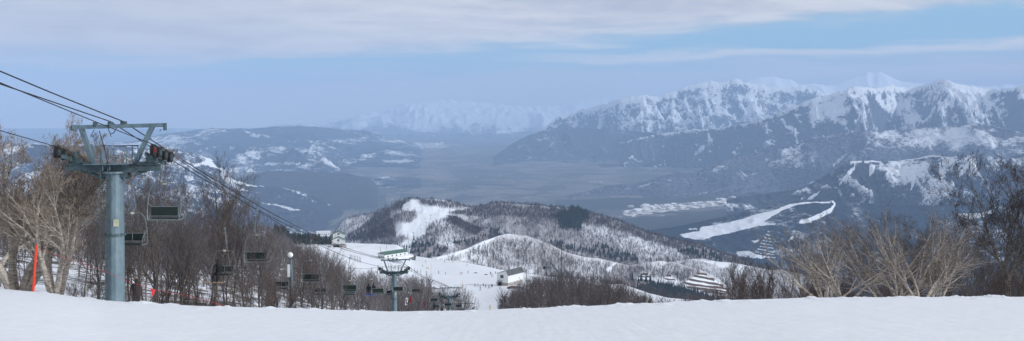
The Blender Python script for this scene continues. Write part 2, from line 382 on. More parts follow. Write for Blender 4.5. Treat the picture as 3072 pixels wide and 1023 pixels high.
ridge('big_mountain', [(1860,430,13500),(1940,408,13500),(2000,396,13500),(2095,388,13300),(2150,384,13200),(2208,374,13000),(2269,364,12800),(2336,338,12600),(2413,303,12500),(2490,285,12400),(2562,259,12300),(2590,258,12300),(2618,266,12400),(2670,256,12800),(2710,264,13000),(2751,260,13000),(2787,249,12800),(2833,235,12500),(2874,250,12500),(2926,262,12500),(2992,269,12500),(3044,261,12000),(3072,251,12000),(3200,240,12000),(3600,260,12000)],
      m_mid, lambda c: np.interp(c, [1860, 2200, 2500], [600, 1500, 3400]), ZV, ys=.86, A=250, wl=650, gA=240, gwl=220, jag=20, seed=41, k=4, n=200, nb=8, masks=[[(2790,250),(2850,245),(2900,268),(2940,300),(2900,290),(2860,275)], [(2600,262),(2650,300),(2680,345),(2640,320)]], jit=(8, 300))

# -- left upland
LF = Zm(400, 340, 2.383, [(0, 0)])
Zl = lambda pts: Zm(400, 340, 2.383, pts)
lp = [Zl([(770,115),(830,125),(920,155),(915,175),(860,172),(820,150)]), Zl([(935,150),(980,165),(985,180),(940,172)]), Zl([(1245,188),(1290,200),(1430,235),(1425,245),(1330,225),(1260,210)]), Zl([(1085,192),(1160,200),(1180,212),(1100,206)]),
      Zl([(690,235),(760,243),(765,252),(700,250)]), Zl([(710,300),(800,305),(815,345),(740,330)]), Zl([(815,290),(900,275),(935,325),(880,335),(830,315)]), Zl([(940,285),(1030,295),(1025,312),(950,306)]), Zl([(940,345),(1060,355),(1190,352),(1190,368),(1060,372),(950,372)]), Zl([(950,390),(1040,390),(1170,402),(1165,415),(1060,412),(1000,402)]),
      Zl([(1170,270),(1240,250),(1285,270),(1230,295),(1290,305),(1200,300)]), Zl([(1190,320),(1300,330),(1365,345),(1270,348)]), Zl([(1430,400),(1495,405),(1480,413),(1435,412)]), Zl([(1205,380),(1350,398),(1340,406),(1215,398)]), Zl([(200,190),(330,185),(420,200),(330,215),(220,210)]), Zl([(0,230),(140,240),(330,240),(340,255),(150,262),(0,250)]), Zl([(500,185),(540,170),(530,190)]), Zl([(690,258),(735,260),(730,268),(692,266)]), Zl([(830,365),(870,378),(866,385),(835,376)]), Zl([(845,457),(885,460),(880,467),(848,465)]), Zl([(1470,238),(1520,245),(1515,252),(1470,248)]), [(1150,482),(1215,478),(1245,484),(1200,490),(1150,489)]]
ridge('left_upland', [(-1500,440,14000),(-400,432,14000),(0,428,14000),(400,424,14000),(484,403,14000),(568,392,14000),(635,384,14000),(694,387,14000),(757,386,14200),(820,381,14500),(891,378,15000),(945,380,15500),(1000,386,16000),(1100,394,16500),(1158,412,16500),(1238,428,16500),(1280,450,16500)],
      m_left, 8600, ZV, A=150, wl=1300, gA=25, gwl=900, jag=13, seed=51, p=.9, n=300, masks=[(.56, p_) for p_ in lp], jit=(9, 110))
ridge('upland_tongue', [(-1500,470,11000),(300,462,11000),(600,455,11000),(760,448,11000),(900,450,11000),(1030,436,11500),(1100,440,11500),(1160,446,11500),(1230,456,11500),(1290,478,11500)], m_low, 1500, ZV+20, A=60, wl=600, jag=12, seed=57, p=.7, n=50, masks=[])
bpy.data.objects.remove(bpy.data.objects['upland_tongue']); BANDS.pop('upland_tongue')
ridge('dark_upland_hill', [(700,540,8200),(800,512,8200),(950,516,8200),(1050,522,8200),(1110,536,8200),(1132,556,8200),(1140,590,7900),(1145,615,7900)], m_low, 1500, ZV-10, A=40, wl=500, jag=8, seed=59, p=.7, n=60)
lp2 = [Zl([(470,298),(520,303),(600,310),(640,330),(560,345),(600,385),(680,395),(660,410),(688,440),(650,452),(690,462),(790,495),(830,510),(950,525),(820,522),(720,500),(640,478),(620,440),(640,405),(560,395),(500,365),(440,385),(420,365),(520,340)]),
       Zl([(640,480),(720,500),(760,525),(850,560),(760,550),(700,520)]), Zl([(1060,528),(1120,540),(1250,575),(1255,590),(1180,575),(1130,560)]), Zl([(900,630),(1060,655),(1190,690),(1190,702),(1110,695),(1050,668),(930,645)]), Zl([(1255,615),(1290,620),(1280,635)]), Zl([(520,590),(600,600),(700,600),(720,620),(640,650),(560,640)]), Zl([(350,440),(420,430),(430,480),(380,500)]), Zl([(360,560),(390,560),(400,600),(370,600)]), Zl([(300,250),(350,240),(340,262)]), Zl([(620,680),(680,650),(700,660),(640,700)]), Zl([(870,565),(915,568),(910,575),(875,573)])]
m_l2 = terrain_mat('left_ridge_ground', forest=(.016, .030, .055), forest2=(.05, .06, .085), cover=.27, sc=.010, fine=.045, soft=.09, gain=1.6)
ridge('piste_ridge', [(-1500,430,5200),(0,430,5400),(300,440,5600),(480,446,5800),(560,452,5800),(597,464,5800),(640,478,5900),(672,505,6000),(688,528,6000),(735,549,6100),(799,560,6300),(845,562,6400),(925,583,6500),(980,610,6500),(1040,640,6500),(1090,680,6300)],
      m_l2, 2300, ZV-30, A=80, wl=600, gA=45, gwl=330, jag=8, seed=61, p=.8, n=190, masks=[(1.0 if i_ == 0 else .6, p_) for i_, p_ in enumerate(lp2)], jit=(6, 60))

# -- right mountains
Zr = lambda pts: Zm(1900, 200, 1.9497, pts)
rp = [Zr([(770,530),(800,540),(790,555),(770,550)]), Zr([(860,545),(900,560),(915,572),(870,565)]), Zr([(945,560),(1000,555),(985,585),(945,595)]), Zr([(520,575),(540,572),(530,592),(505,592)]), Zr([(1180,545),(1250,505),(1250,520),(1200,560),(1160,600)]), Zr([(1360,405),(1400,415),(1430,470),(1380,430)]), Zr([(1940,380),(1975,375),(1950,420),(1880,470),(1900,430)]), Zr([(2070,365),(2110,360),(2130,378),(2080,385)]), Zr([(2010,395),(2060,395),(2050,410),(2015,405)]),
      Zr([(2095,430),(2150,432),(2230,405),(2285,405),(2285,440),(2220,450),(2265,472),(2200,470),(2150,468),(2160,445)]), Zr([(1020,690),(1050,668),(1080,675),(1050,698)])]
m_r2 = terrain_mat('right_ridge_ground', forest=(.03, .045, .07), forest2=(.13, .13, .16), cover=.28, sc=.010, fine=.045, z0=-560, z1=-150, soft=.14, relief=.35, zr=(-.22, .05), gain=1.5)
ridge('right_ridge', [(1600,612,7600),(1650,602,7600),(1713,585,7600),(1765,572,7700),(1820,556,7800),(1880,552,7900),(1930,545,8000),(1970,532,8000),(2028,518,8100),(2090,516,8200),(2156,485,8300),(2208,469,8400),(2300,454,8500),(2413,426,8500),(2515,400,8500),(2618,393,8500),(2720,387,8500),(2874,377,8300),(2931,369,8200),(2977,374,8200),(3072,400,8000),(3500,420,8000)],
      m_r2, lambda c: np.interp(c, [1600, 1900, 2100, 2300, 2600], [150, 260, 800, 1500, 2200]), ZV-10, A=80, wl=700, gA=60, gwl=330, jag=9, seed=71, k=3, p=1.0, n=180, masks=[(.54, p_) for p_ in rp], jit=(6, 70))
gp = [line_poly(Zr([(1270,552),(1380,545),(1500,552),(1620,545),(1700,520),(1750,515),(1830,532),(1900,515),(1960,505)]), [6,5,5,6,9,11,10,8,5]), Zr([(1300,570),(1300,600),(1240,660),(1200,700),(1230,640)]), Zr([(1020,775),(1060,740),(1110,720),(1060,760),(1040,782)]),
      Zr([(1620,600),(1660,560),(1650,640),(1640,700),(1620,730),(1625,660)]), Zr([(1790,560),(1830,550),(1830,620),(1800,660),(1790,620)]), Zr([(1380,570),(1420,570),(1400,620),(1380,640)]), Zr([(1690,800),(1740,780),(1720,800)]), Zr([(1960,550),(1980,540),(1940,620),(1900,660),(1920,600)]), Zr([(1480,600),(1530,590),(1500,640),(1480,660)])]
ridge('gully_ridge', [(2180,600,5400),(2280,582,5500),(2387,569,5500),(2438,549,5500),(2490,518,5500),(2551,484,5500),(2610,482,5500),(2669,485,5500),(2731,479,5500),(2797,464,5400),(2838,472,5300),(2905,464,5200),(2951,466,5200),(3003,477,5200),(3072,460,5200),(3600,440,5200)],
      m_gully, lambda c: np.interp(c, [2180, 2400, 2600], [300, 900, 1500]), ZV+60, A=55, wl=420, gA=170, gwl=150, jag=6, seed=81, k=3, p=.95, n=200, masks=gp, jit=(4, 40))
Zf = lambda pts: Zm(1800, 560, 2.258, pts)
fp = [Zf([(540,325),(600,312),(670,300),(690,272),(790,258),(930,228),(1060,185),(1160,165),(1280,120),(1355,105),(1420,104),(1560,100),(1560,109),(1420,113),(1340,122),(1230,165),(1170,200),(1110,240),(1190,248),(1190,256),(1060,270),(940,300),(870,318),(760,340),(700,362),(620,355),(560,342)]),
      Zf([(600,280),(660,280),(662,292),(600,290)]), Zf([(920,435),(1010,435),(1060,455),(1130,475),(1100,490),(990,480),(930,470)]), Zf([(1030,365),(1080,357),(1075,375),(1040,383)]),
      [(2490,600),(2502,612),(2490,625),(2460,640),(2420,656),(2400,660),(2398,672),(2428,668),(2470,650),(2497,634),(2508,612),(2502,601)],
      [(2870,640),(2940,640),(2980,628),(2985,636),(2950,652),(2900,660)], [(2362,720),(2380,705),(2382,712),(2366,728)], [(2640,600),(2660,605),(2650,612)]]
stripes = [Zf([(1145-(9+11*i), 300+20*i), (1150+5*i, 306+20*i+1.8*i), (1150+5*i, 312+20*i+1.8*i), (1143-(9+11*i), 305+20*i)]) for i in range(9)]
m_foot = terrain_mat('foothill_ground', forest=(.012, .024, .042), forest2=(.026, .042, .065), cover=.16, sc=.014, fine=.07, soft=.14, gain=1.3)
ridge('foothill', [(1500,720,3900),(1750,712,3900),(1900,698,3950),(2050,676,4000),(2170,650,4000),(2240,634,4000),(2290,624,4000),(2336,615,4000),(2392,606,4000),(2440,602,4000),(2490,600,4000),(2560,606,4100),(2700,618,4100),(2900,612,4100),(3072,600,4100),(3700,590,4100)],
      m_foot, 900, -640, back_dy=700, back_drop=200, A=22, wl=300, gA=14, gwl=160, jag=4, seed=91, p=.85, n=200, masks=[(.8 if i_ == 0 else 1. if i_ == 4 else .6, p_) for i_, p_ in enumerate(fp)]+[(.92, p_) for p_ in stripes], jit=(3, 30))

# -- nearer hills
HGR = dict(forest=(.17, .16, .165), forest2=(.25, .235, .24))
m_hill = terrain_mat('wooded_hill_ground', cover=.50, sc=.05, fine=.35, soft=.22, forest=(.24, .225, .235), forest2=(.32, .30, .31))
Zc_ = lambda pts: Zm(900, 560, 3.575, pts)
piste_up = Zc_([(1180,150),(1250,135),(1300,195),(1440,215),(1550,235),(1640,242),(1730,238),(1850,232),(1840,250),(1700,265),(1640,280),(1560,280),(1480,262),(1530,275),(1620,305),(1710,345),(1620,338),(1500,370),(1400,400),(1370,440),(1345,530),(1240,580),(1190,640),(1200,720),(1240,760),(1100,760),(1000,700),(1060,620),(1160,560),(1130,540),(1035,540),(1028,440),(1050,398),(1180,385),(1255,330),(1255,290),(1200,262),(1100,262),(1085,245),(1115,190)])
hp = [piste_up, Zc_([(1280,130),(1400,130),(1560,145),(1560,152),(1400,140),(1300,140)])]
hd = [[(1674,662),(1690,652),(1712,655),(1712,634),(1740,632),(1742,645),(1764,642),(1767,664),(1745,672),(1742,694),(1700,692),(1678,682)], Zc_([(1200,560),(1300,620),(1450,600),(1600,660),(1500,760),(1250,740),(1190,640)]), Zc_([(1640,600),(1800,560),(1900,530),(1960,480),(2145,440),(2145,510),(2000,560),(1700,680)]), Zm(1400, 660, 2.86, [(640,180),(800,190),(1050,250),(1150,190),(1300,280),(1450,300),(1500,380),(1300,360),(1050,290),(850,250)]), [(1120, 735), (1290, 745), (1300, 800), (1100, 800)], [(2030,755),(2060,745),(2110,752),(2150,760),(2170,790),(2100,780)]]
ridge('central_hill_left_shoulder', [(960,735,2700),(1000,706,2700),(1026,664,2700),(1040,656,2700),(1068,650,2700),(1100,645,2700),(1138,638,2700),(1200,640,2700)], m_hill, 500, -480, back_dy=300, back_drop=150, A=14, wl=120, jag=3, seed=98, n=50, darks=hd, step=3)
ridge('central_hill', [(990,745,2300),(1040,710,2300),(1096,672,2300),(1120,648,2300),(1138,632,2300),(1180,612,2300),(1233,596,2300),(1260,600,2300),(1291,596,2300),(1336,600,2300),(1375,614,2300),(1403,623,2300),(1431,623,2300),(1459,615,2300),(1503,609,2280),(1610,616,2260),(1717,627,2240),(1789,646,2220),(1850,660,2200),(1880,674,2200),(1933,696,2180),(2021,718,2150),(2099,734,2120),(2154,756,2100),(2199,770,2100),(2243,787,2080),(2300,812,2050),(2400,830,2000)],
      m_hill, 620, -420, back_dy=400, back_drop=230, A=26, wl=190, gA=14, gwl=90, jag=3, seed=101, p=.8, n=200, masks=hp, darks=hd, jit=(3, 20), k=3, step=2.5)
ridge('central_hill_spur', [(1080,735,1950),(1130,690,1950),(1160,668,1950),(1185,655,1950),(1207,640,1950),(1250,640,1950),(1319,640,1950),(1375,661,1930),(1417,683,1910),(1473,700,1890),(1530,722,1880),(1620,760,1850)],
      m_hill, 420, -400, back_dy=120, back_drop=45, A=14, wl=130, gA=8, gwl=70, jag=1.5, seed=107, p=.85, n=150, masks=hp, darks=hd, jit=(3, 20), k=3, step=2.5)
ridge('right_knoll', [(1980,790,1750),(2060,778,1750),(2110,775,1750),(2150,785,1750),(2200,788,1750),(2260,800,1750),(2287,806,1750),(2353,812,1750),(2420,830,1750),(2500,850,1750)], m_hill, 300, -420, back_dy=200, back_drop=80, A=8, wl=80, jag=1, seed=113, n=60, masks=[Zf([(700,500),(830,500),(960,510),(1050,545),(970,580),(960,610),(880,570),(800,540),(620,500),(630,482)])], jit=(3, 12))
m2p = [line_poly([(1285,778),(1330,762),(1400,741),(1450,718),(1500,702),(1535,698),(1590,704)], [8,14,16,14,12,11,2]), [(1270,784),(1330,764),(1400,745),(1450,722),(1490,712),(1440,742),(1380,762),(1320,778)],
       Zf([(40,560),(110,505),(135,505),(80,545),(75,580),(50,580)]), Zf([(250,615),(300,595),(350,615),(350,630),(250,630)]), Zf([(430,640),(460,610),(500,625),(540,655),(430,655)]), Zf([(550,660),(640,610),(690,590),(760,620),(830,665),(880,700),(890,742),(780,735),(700,715),(600,690)])]
ridge('second_hill', [(1200,800,1150),(1240,790,1150),(1290,776,1150),(1330,766,1170),(1400,746,1220),(1450,723,1260),(1500,706,1300),(1530,701,1320),(1580,707,1330),(1640,728,1340),(1700,757,1350),(1750,770,1360),(1800,776,1370),(1840,785,1380),(1889,797,1400),(1930,788,1400),(1977,782,1420),(2020,786,1430),(2066,799,1440),(2110,812,1450),(2154,835,1450),(2181,858,1450),(2200,890,1450),(2230,930,1450)],
      m_hill, 330, -330, back_dy=150, back_drop=110, A=10, wl=110, gA=8, gwl=50, jag=1, seed=121, p=.8, n=150, masks=m2p, darks=hd+[Zf([(240,620),(400,650),(560,700),(780,750),(780,790),(400,720),(200,650)])], jit=(2, 12), k=3, step=2.5)
ridge('wooded_ridge', [(1480,868,900),(1560,850,900),(1640,838,900),(1700,834,900),(1800,844,900),(1900,868,890),(2000,892,880),(2100,906,870),(2250,920,870),(2400,935,870)], m_hill, 130, -220, back_dy=100, back_drop=50, A=3, wl=60, jag=.5, seed=131, n=40, masks=[line_poly([(1995,893),(2040,896),(2080,902),(2130,914)], [6,10,9,5]), line_poly([(1880,865),(1940,880),(1995,896)], 6)], jit=(2, 6))

# -- the skiing slope: the snow in front, its crest, and all the ground running down behind it
cols = columns(-2600, 5700, 4, out=16)
tc_py = I(cols, [(-2600,840),(-600,855),(0,866),(150,880),(300,901),(450,910),(600,917),(800,923),(1000,929),(1150,933),(1300,934),(1450,930),(1560,925),(1700,919),(1850,913),(2000,907),(2200,900),(2400,894),(2700,891),(3072,890),(5700,890)], 30)
DC = 38.0
zc = -(tc_py-HY)/F*DC; kk = (-zc-1.6)/DC
dd = np.array
def rowpy(Y, pts, k=12):
    Ya = np.full(len(cols), float(Y)) if np.isscalar(Y) else Y
    return (Ya, -(I(cols, pts, k)-HY)/F*Ya)
def below(Y, off): py = tc_py+off; return (one2*Y, -(py-HY)/F*Y)
one2 = np.ones_like(cols)
crY = I(cols, [(-2600,800),(0,800),(600,820),(1000,850),(1160,850),(1300,800),(1431,760),(1560,710),(1700,680),(1850,660),(2000,650),(5700,650)], 20)
crest_pts = [(-2600,640),(0,672),(150,676),(300,700),(500,712),(600,708),(700,700),(780,692),(850,705),(870,728),(900,731),(940,728),(980,732),(1035,727),(1080,729),(1118,731),(1190,733),(1215,750),(1232,767),(1247,769),(1292,776),(1375,786),(1431,797),(1505,814),(1560,822),(1640,835),(1700,842),(1760,850),(1820,863),(1860,860),(1880,866),(1945,890),(2000,905),(2200,925),(2400,940),(3072,960),(5700,960)]
crZ = -(I(cols, crest_pts, 4)-HY)/F*crY
rows = [(one2*2., -1.6-kk*2.), (one2*20, -1.6-kk*20), (one2*DC*.93, -1.6-kk*DC*.93+.02), (one2*DC, zc), below(41, 3), below(45, 12),
        rowpy(52, [(-2600,880),(0,882),(150,893),(300,915),(450,940),(600,950),(1000,962),(1300,970),(2000,945),(2400,935),(3072,935),(5700,930)]),
        rowpy(80, [(-2600,840),(0,846),(120,852),(200,868),(300,905),(450,940),(600,948),(1000,975),(1300,990),(2000,970),(2400,960),(3072,960),(5700,950)]),
        rowpy(125, [(-2600,800),(0,800),(300,856),(600,905),(800,935),(1000,955),(1200,978),(1300,990),(1560,985),(2000,980),(2400,975),(3072,970),(5700,960)]),
        rowpy(200, [(-2600,740),(0,745),(300,795),(600,850),(800,885),(1000,935),(1200,985),(1300,990),(1560,960),(1700,952),(2000,975),(2400,990),(3072,990),(5700,980)]),
        rowpy(320, [(-2600,700),(0,712),(300,750),(600,785),(800,800),(1000,845),(1150,910),(1300,965),(1450,945),(1560,935),(1700,935),(1850,945),(2000,965),(2400,980),(3072,985),(5700,980)]),
        (crY-320, -(I(cols, [(-2600,690),(0,694),(300,727),(600,748),(800,752),(880,760),(1000,785),(1150,830),(1300,888),(1450,905),(1560,905),(1700,915),(1850,925),(1950,940),(2200,955),(3072,975),(5700,970)], 12)-HY)/F*(crY-320)),
        (crY-130, -(I(cols, [(-2600,660),(0,682),(300,714),(600,720),(800,718),(860,738),(940,750),(1000,755),(1150,778),(1247,812),(1300,822),(1431,840),(1560,852),(1700,866),(1820,876),(1860,876),(1900,890),(2000,922),(2200,940),(3072,965),(5700,960)], 10)-HY)/F*(crY-130)),
        (crY, crZ), (crY+60, crZ-9), (crY+220, crZ-80), (crY+420, crZ-200)]
def gdisp(X, Y, Z, V, p):
    near = sstep(48, 30, Y)
    r = near*(.03*fbm(X/3.5, Y/5, 4, 200)+.010*fbm(X/.7, Y/.9, 3, 201)+.004*fbm(X/.16, Y/3, 2, 202))
    cr = np.exp(-((Y-DC)/3)**2)*(.02*fbm(X/1.1, Y/2, 3, 205)+.04*np.clip(fbm(X/.5, Y/1.5, 3, 207)-.25, 0, 1)*4)
    e = sstep(60, 140, Y); calm = np.where(np.abs(V-14) < .6, .0, 1.)
    r = r+cr+e*calm*(np.clip(Y/500, .2, 1))*3.0*fbm(X/45, Y/45, 4, 210)*sstep(1500, 900, p)+e*calm*.6*fbm(X/12, Y/12, 3, 211)*sstep(1600, 1000, p)
    return r
msl, nt, b = newmat('slope_snow')
v = coords(nt)
a = N(nt, 'ShaderNodeAttribute', attribute_name='dark').outputs['Fac']
n1 = noise(nt, v, .6, 8, .6); n2 = noise(nt, coords(nt, (1, .25, 1)), 5, 6, .65, .3); n3 = noise(nt, v, .25, 6, .6, 1.); n5 = noise(nt, v, .06, 7, .65)
f = ramp(nt, mth(nt, 'SUBTRACT', mth(nt, 'ADD', mth(nt, 'MULTIPLY', n3, .6), mth(nt, 'MULTIPLY', n5, .4)), mth(nt, 'MULTIPLY', mth(nt, 'SUBTRACT', 1.0, a), .7)), .46, .54)
sc_ = mixcol(nt, ramp(nt, n2, .3, .7), (.735, .785, .845), (.79, .83, .88))
nt.links.new(mixcol(nt, f, sc_, mixcol(nt, n1, (.06, .053, .052), (.15, .135, .135))), b.inputs['Base Color'])
b.inputs['Roughness'].default_value = .8; b.inputs['Specular IOR Level'].default_value = .2
bp = nt.nodes.new('ShaderNodeBump'); bp.inputs['Strength'].default_value = .20; bp.inputs['Distance'].default_value = .05
hh = mth(nt, 'ADD', mth(nt, 'MULTIPLY', noise(nt, coords(nt, (1, .8, 1)), 2.5, 8, .6), 1.), mth(nt, 'MULTIPLY', noise(nt, coords(nt, (.25, 1, 1)), 6, 6, .6, .8), .6))
wv = nt.nodes.new('ShaderNodeTexWave'); wv.wave_profile = 'SIN'; wv.inputs['Scale'].default_value = .55; wv.inputs['Distortion'].default_value = 3.2; wv.inputs['Detail'].default_value = 2; wv.inputs['Detail Scale'].default_value = .25
mpw = nt.nodes.new('ShaderNodeMapping'); mpw.inputs['Rotation'].default_value = (0, 0, 1.12); nt.links.new(coords(nt), mpw.inputs[0]); nt.links.new(mpw.outputs[0], wv.inputs['Vector'])
trk = mth(nt, 'MULTIPLY', ramp(nt, wv.outputs[1], .93, 1.0), ramp(nt, n3, .42, .62))
hh = mth(nt, 'SUBTRACT', hh, mth(nt, 'MULTIPLY', trk, 1.3))
nt.links.new(hh, bp.inputs['Height']); nt.links.new(bp.outputs[0], b.inputs['Normal'])
forest_floor = [[(-3000,600),(300,600),(780,640),(860,715),(880,760),(960,790),(1090,850),(1200,860),(1300,860),(1390,905),(1400,1100),(300,1100),(300,905),(260,860),(-3000,810)],
                [(1500,925),(1560,880),(1620,850),(1700,846),(1800,870),(1900,905),(1980,950),(2200,925),(2400,880),(5800,800),(5800,1200),(1500,1200)]]
# only behind the crest is the ground wooded
me_ = band('snow_slope', cols, rows, [30, 60, 8, 10, 8, 6, 10, 14, 22, 30, 30, 46, 34, 6, 8, 6], msl, disp=gdisp, darks=forest_floor, jit=(14, 22))
B = BANDS['snow_slope']; B['dark'] = np.where(B['Y'] < 50, 0, B['dark']); bpy.data.objects['snow_slope'].data.attributes['dark'].data.foreach_set('value', B['dark'].ravel().astype(np.float32))
def ground_z(x, y, name='snow_slope'):
    B = BANDS[name]; px = HX+x/y*F
    j = int(np.clip(np.searchsorted(B['cols'], px), 1, len(B['cols'])-1)); col = B['Y'][:, j]
    i = int(np.clip(np.searchsorted(col, y), 1, len(col)-1)); t = (y-col[i-1])/(col[i]-col[i-1])
    return float(B['Z'][i-1, j]*(1-t)+B['Z'][i, j]*t)
# ------------------------------------------------------------------ woods too many to count: thin bare trees and evergreens on the hills
def sample_band(name, n, px_rng, rowv, keep, seed=0):
    B = BANDS[name]; r = np.random.default_rng(seed)
    X, Y, Z = B['X'], B['Y'], B['Z']; nv, nu = X.shape
    cm = np.nonzero((B['cols'] > px_rng[0]) & (B['cols'] < px_rng[1]))[0]; rm = np.nonzero((B['V'][:, 0] >= rowv[0]) & (B['V'][:, 0] <= rowv[1]))[0]
    # area-weighted pick of quads
    i = rm[:-1]; j = cm[:-1]
    I_, J_ = np.meshgrid(i, j, indexing='ij')
    A = np.abs((X[I_, J_+1]-X[I_, J_])*(Y[I_+1, J_]-Y[I_, J_])).ravel()
    k = r.choice(len(A), n, p=A/A.sum()); a = r.random(n); b = r.random(n); ii = I_.ravel()[k]; jj = J_.ravel()[k]
    def bl(M): return (M[ii, jj]*(1-b)+M[ii, jj+1]*b)*(1-a)+(M[ii+1, jj]*(1-b)+M[ii+1, jj+1]*b)*a
    x, y, z = bl(X), bl(Y), bl(Z); s = bl(B['snow']); d = bl(B['dark'])
    qx = HX+x/y*F; qy = HY-z/y*F
    ok = keep(x, y, z, qx, qy, s, d, r)
    return x[ok], y[ok], z[ok]
def bare_wood(name, x, y, z, h, mat, seed=0, nt_=11, w=.28, **props):
    r = np.random.default_rng(seed); n = len(x); H = h*(.6+.7*r.random(n))
    base = np.stack([x, y, z-.3], -1)
    tri = []
    def blade(p0, p1, wd):
        a = r.random(n)*6.28; off = np.stack([np.cos(a), np.sin(a)*.5, 0*a], -1)*wd[:, None]
        tri.append(np.stack([p0-off, p0+off, p1], 1))
    top = base+np.stack([(r.random(n)-.5)*.12*H, (r.random(n)-.5)*.12*H, H*.8], -1)
    blade(base, top, w*1.2*np.ones(n)*H/h)
    for k in range(nt_):
        t = .18+.6*r.random(n); p0 = base+(top-base)*t[:, None]
        a = r.random(n)*6.28; L = H*(.28+.3*r.random(n)); up = .55+.5*r.random(n)
        p1 = p0+np.stack([np.cos(a)*L*.62, np.sin(a)*L*.62, L*up], -1)
        blade(p0, p1, w*(.55+.4*r.random(n))*H/h)
        if k % 2 == 0:
            pm = p0+(p1-p0)*.4; a2 = a+(r.random(n)-.5)*2.4
            blade(pm, pm+np.stack([np.cos(a2)*L*.4, np.sin(a2)*L*.4, L*.45], -1), w*.5*H/h)
    V = np.concatenate(tri).reshape(-1, 3)
    return link(name, raw_mesh(name, V, None, np.arange(len(V)).reshape(-1, 3)), mat, None, kind='stuff', **props)
def evergreen_wood(name, x, y, z, h, mat, seed=0, **props):
    r = np.random.default_rng(seed); n = len(x); H = h*(.6+.6*r.random(n)); base = np.stack([x, y, z], -1); tris = []
    for k, (z0, z1, rad) in enumerate(((.08, .5, .22), (.28, .72, .17), (.5, .9, .12), (.7, 1.05, .07))):
        m = 7; a0 = r.random(n)*6.28
        tip = base+np.stack([0*H, 0*H, H*z1], -1)
        ring = []
        for j in range(m):
            a = a0+6.283*j/m; rr = H*rad*(.75+.5*r.random(n))
            ring.append(base+np.stack([np.cos(a)*rr, np.sin(a)*rr, H*(z0-.04+.08*r.random(n))], -1))
        for j in range(m): tris.append(np.stack([ring[j], ring[(j+1) % m], tip], 1))
    V = np.concatenate(tris).reshape(-1, 3)
    return link(name, raw_mesh(name, V, None, np.arange(len(V)).reshape(-1, 3)), mat, None, kind='stuff', **props)
def wood_mat(name, c1, c2, sc=.05):
    m, nt, b = newmat(name); n = noise(nt, coords(nt), sc, 4, .6)
    nt.links.new(mixcol(nt, ramp(nt, n, .35, .65), c1, c2), b.inputs['Base Color']); b.inputs['Roughness'].default_value = .9; b.inputs['Specular IOR Level'].default_value = .1
    return m
m_bare = wood_mat('bare_wood', (.11, .10, .105), (.21, .19, .195))
m_bared = wood_mat('dark_bare_wood', (.065, .055, .058), (.12, .10, .10))
m_ever = wood_mat('evergreen', (.018, .028, .028), (.035, .05, .045), .2)
def clump(x, y, sc, seed, lo): return fbm(x/sc, y/sc, 4, seed) > lo
def keep_bare(dens=1., lo=-.2, sc=60, seed=3, poly=None, nod=True):
    def f(x, y, z, qx, qy, s, d, r):
        k = (s < .4) & ((d < .5) if nod else True) & (r.random(len(x)) < dens*(.35+.65*clump(x, y, sc, seed, lo)))
        if poly is not None:
            m = np.zeros(len(x), bool)
            for p in poly: m |= inside(qx, qy, p)
            k &= m
        return k
    return f
def keep_dark(poly=None):
    def f(x, y, z, qx, qy, s, d, r):
        k = (d > .5) & ((r.random(len(x)) < .5) | inside(qx, qy, hd[0]))
        if poly is not None:
            k = np.zeros(len(x), bool)
            for p in poly: k |= inside(qx, qy, p)
        return k
    return f
left_dark = Zc_([(480,560),(700,400),(850,250),(1000,170),(1190,110),(1200,150),(1120,190),(1085,245),(980,260),(960,330),(1000,420),(1030,540),(900,560),(700,590),(520,590)])
S = sample_band
bare_wood('bare_wood_on_central_hill', *S('central_hill', 23000, (980, 2450), (0.25, 1.05), keep_bare(.95), 1), 9, m_bare, 1)
bare_wood('dense_wood_on_dark_flank', *S('central_hill', 30000, (980, 1500), (0, 1.05), keep_bare(1, poly=[left_dark]), 2), 9, m_bared, 2)
bare_wood('wood_along_hill_crest', *S('central_hill', 16000, (1200, 2400), (0.93, 1.3), keep_bare(1., lo=-1), 3), 9, m_bared, 3)
bare_wood('bare_wood_on_hill_spur', *S('central_hill_spur', 13000, (1080, 1620), (0.1, 1.1), keep_bare(.9), 4), 9, m_bare, 4)
bare_wood('dense_wood_on_spur_end', *S('central_hill_spur', 12000, (1080, 1300), (0.1, 1.2), keep_bare(1, poly=[left_dark]), 14), 9, m_bared, 24)
bare_wood('wood_along_spur_crest', *S('central_hill_spur', 4000, (1300, 1620), (0.96, 1.6), keep_bare(1, lo=-1), 5), 9, m_bared, 5)
bare_wood('bare_wood_on_left_shoulder', *S('central_hill_left_shoulder', 3500, (960, 1200), (0.2, 1.2), keep_bare(1, lo=-1), 6), 9, m_bared, 6)
bare_wood('bare_wood_on_second_hill', *S('second_hill', 14000, (1200, 2230), (0.05, .97), keep_bare(1, lo=-.3, sc=35), 7), 8, m_bare, 7, w=.20)
bare_wood('wood_behind_second_hill_crest', *S('second_hill', 3500, (1560, 2230), (1.0, 2), keep_bare(1, lo=-1), 8), 8, m_bared, 8, w=.16)
bare_wood('bare_wood_on_right_knoll', *S('right_knoll', 4500, (1980, 2500), (0.1, 1.2), keep_bare(1), 9), 8, m_bare, 9, w=.18)
bare_wood('dark_wood_on_near_ridge', *S('wooded_ridge', 3600, (1480, 2400), (0, 1.6), keep_bare(1, lo=-1), 10), 9.5, m_bared, 10, w=.13, nt_=16)
evergreen_wood('evergreens_on_central_hill', *S('central_hill', 30000, (980, 2450), (0, 1.0), keep_dark(), 11), 10, m_ever, 11)
evergreen_wood('evergreens_on_hill_spur', *S('central_hill_spur', 7000, (1080, 1620), (0, 1.0), keep_dark(), 12), 9, m_ever, 12)
evergreen_wood('evergreens_on_second_hill', *S('second_hill', 2500, (1200, 2230), (0, 1.0), lambda x, y, z, qx, qy, s, d, r: (d > .5) & (r.random(len(x)) < .5), 13), 10, m_ever, 13)
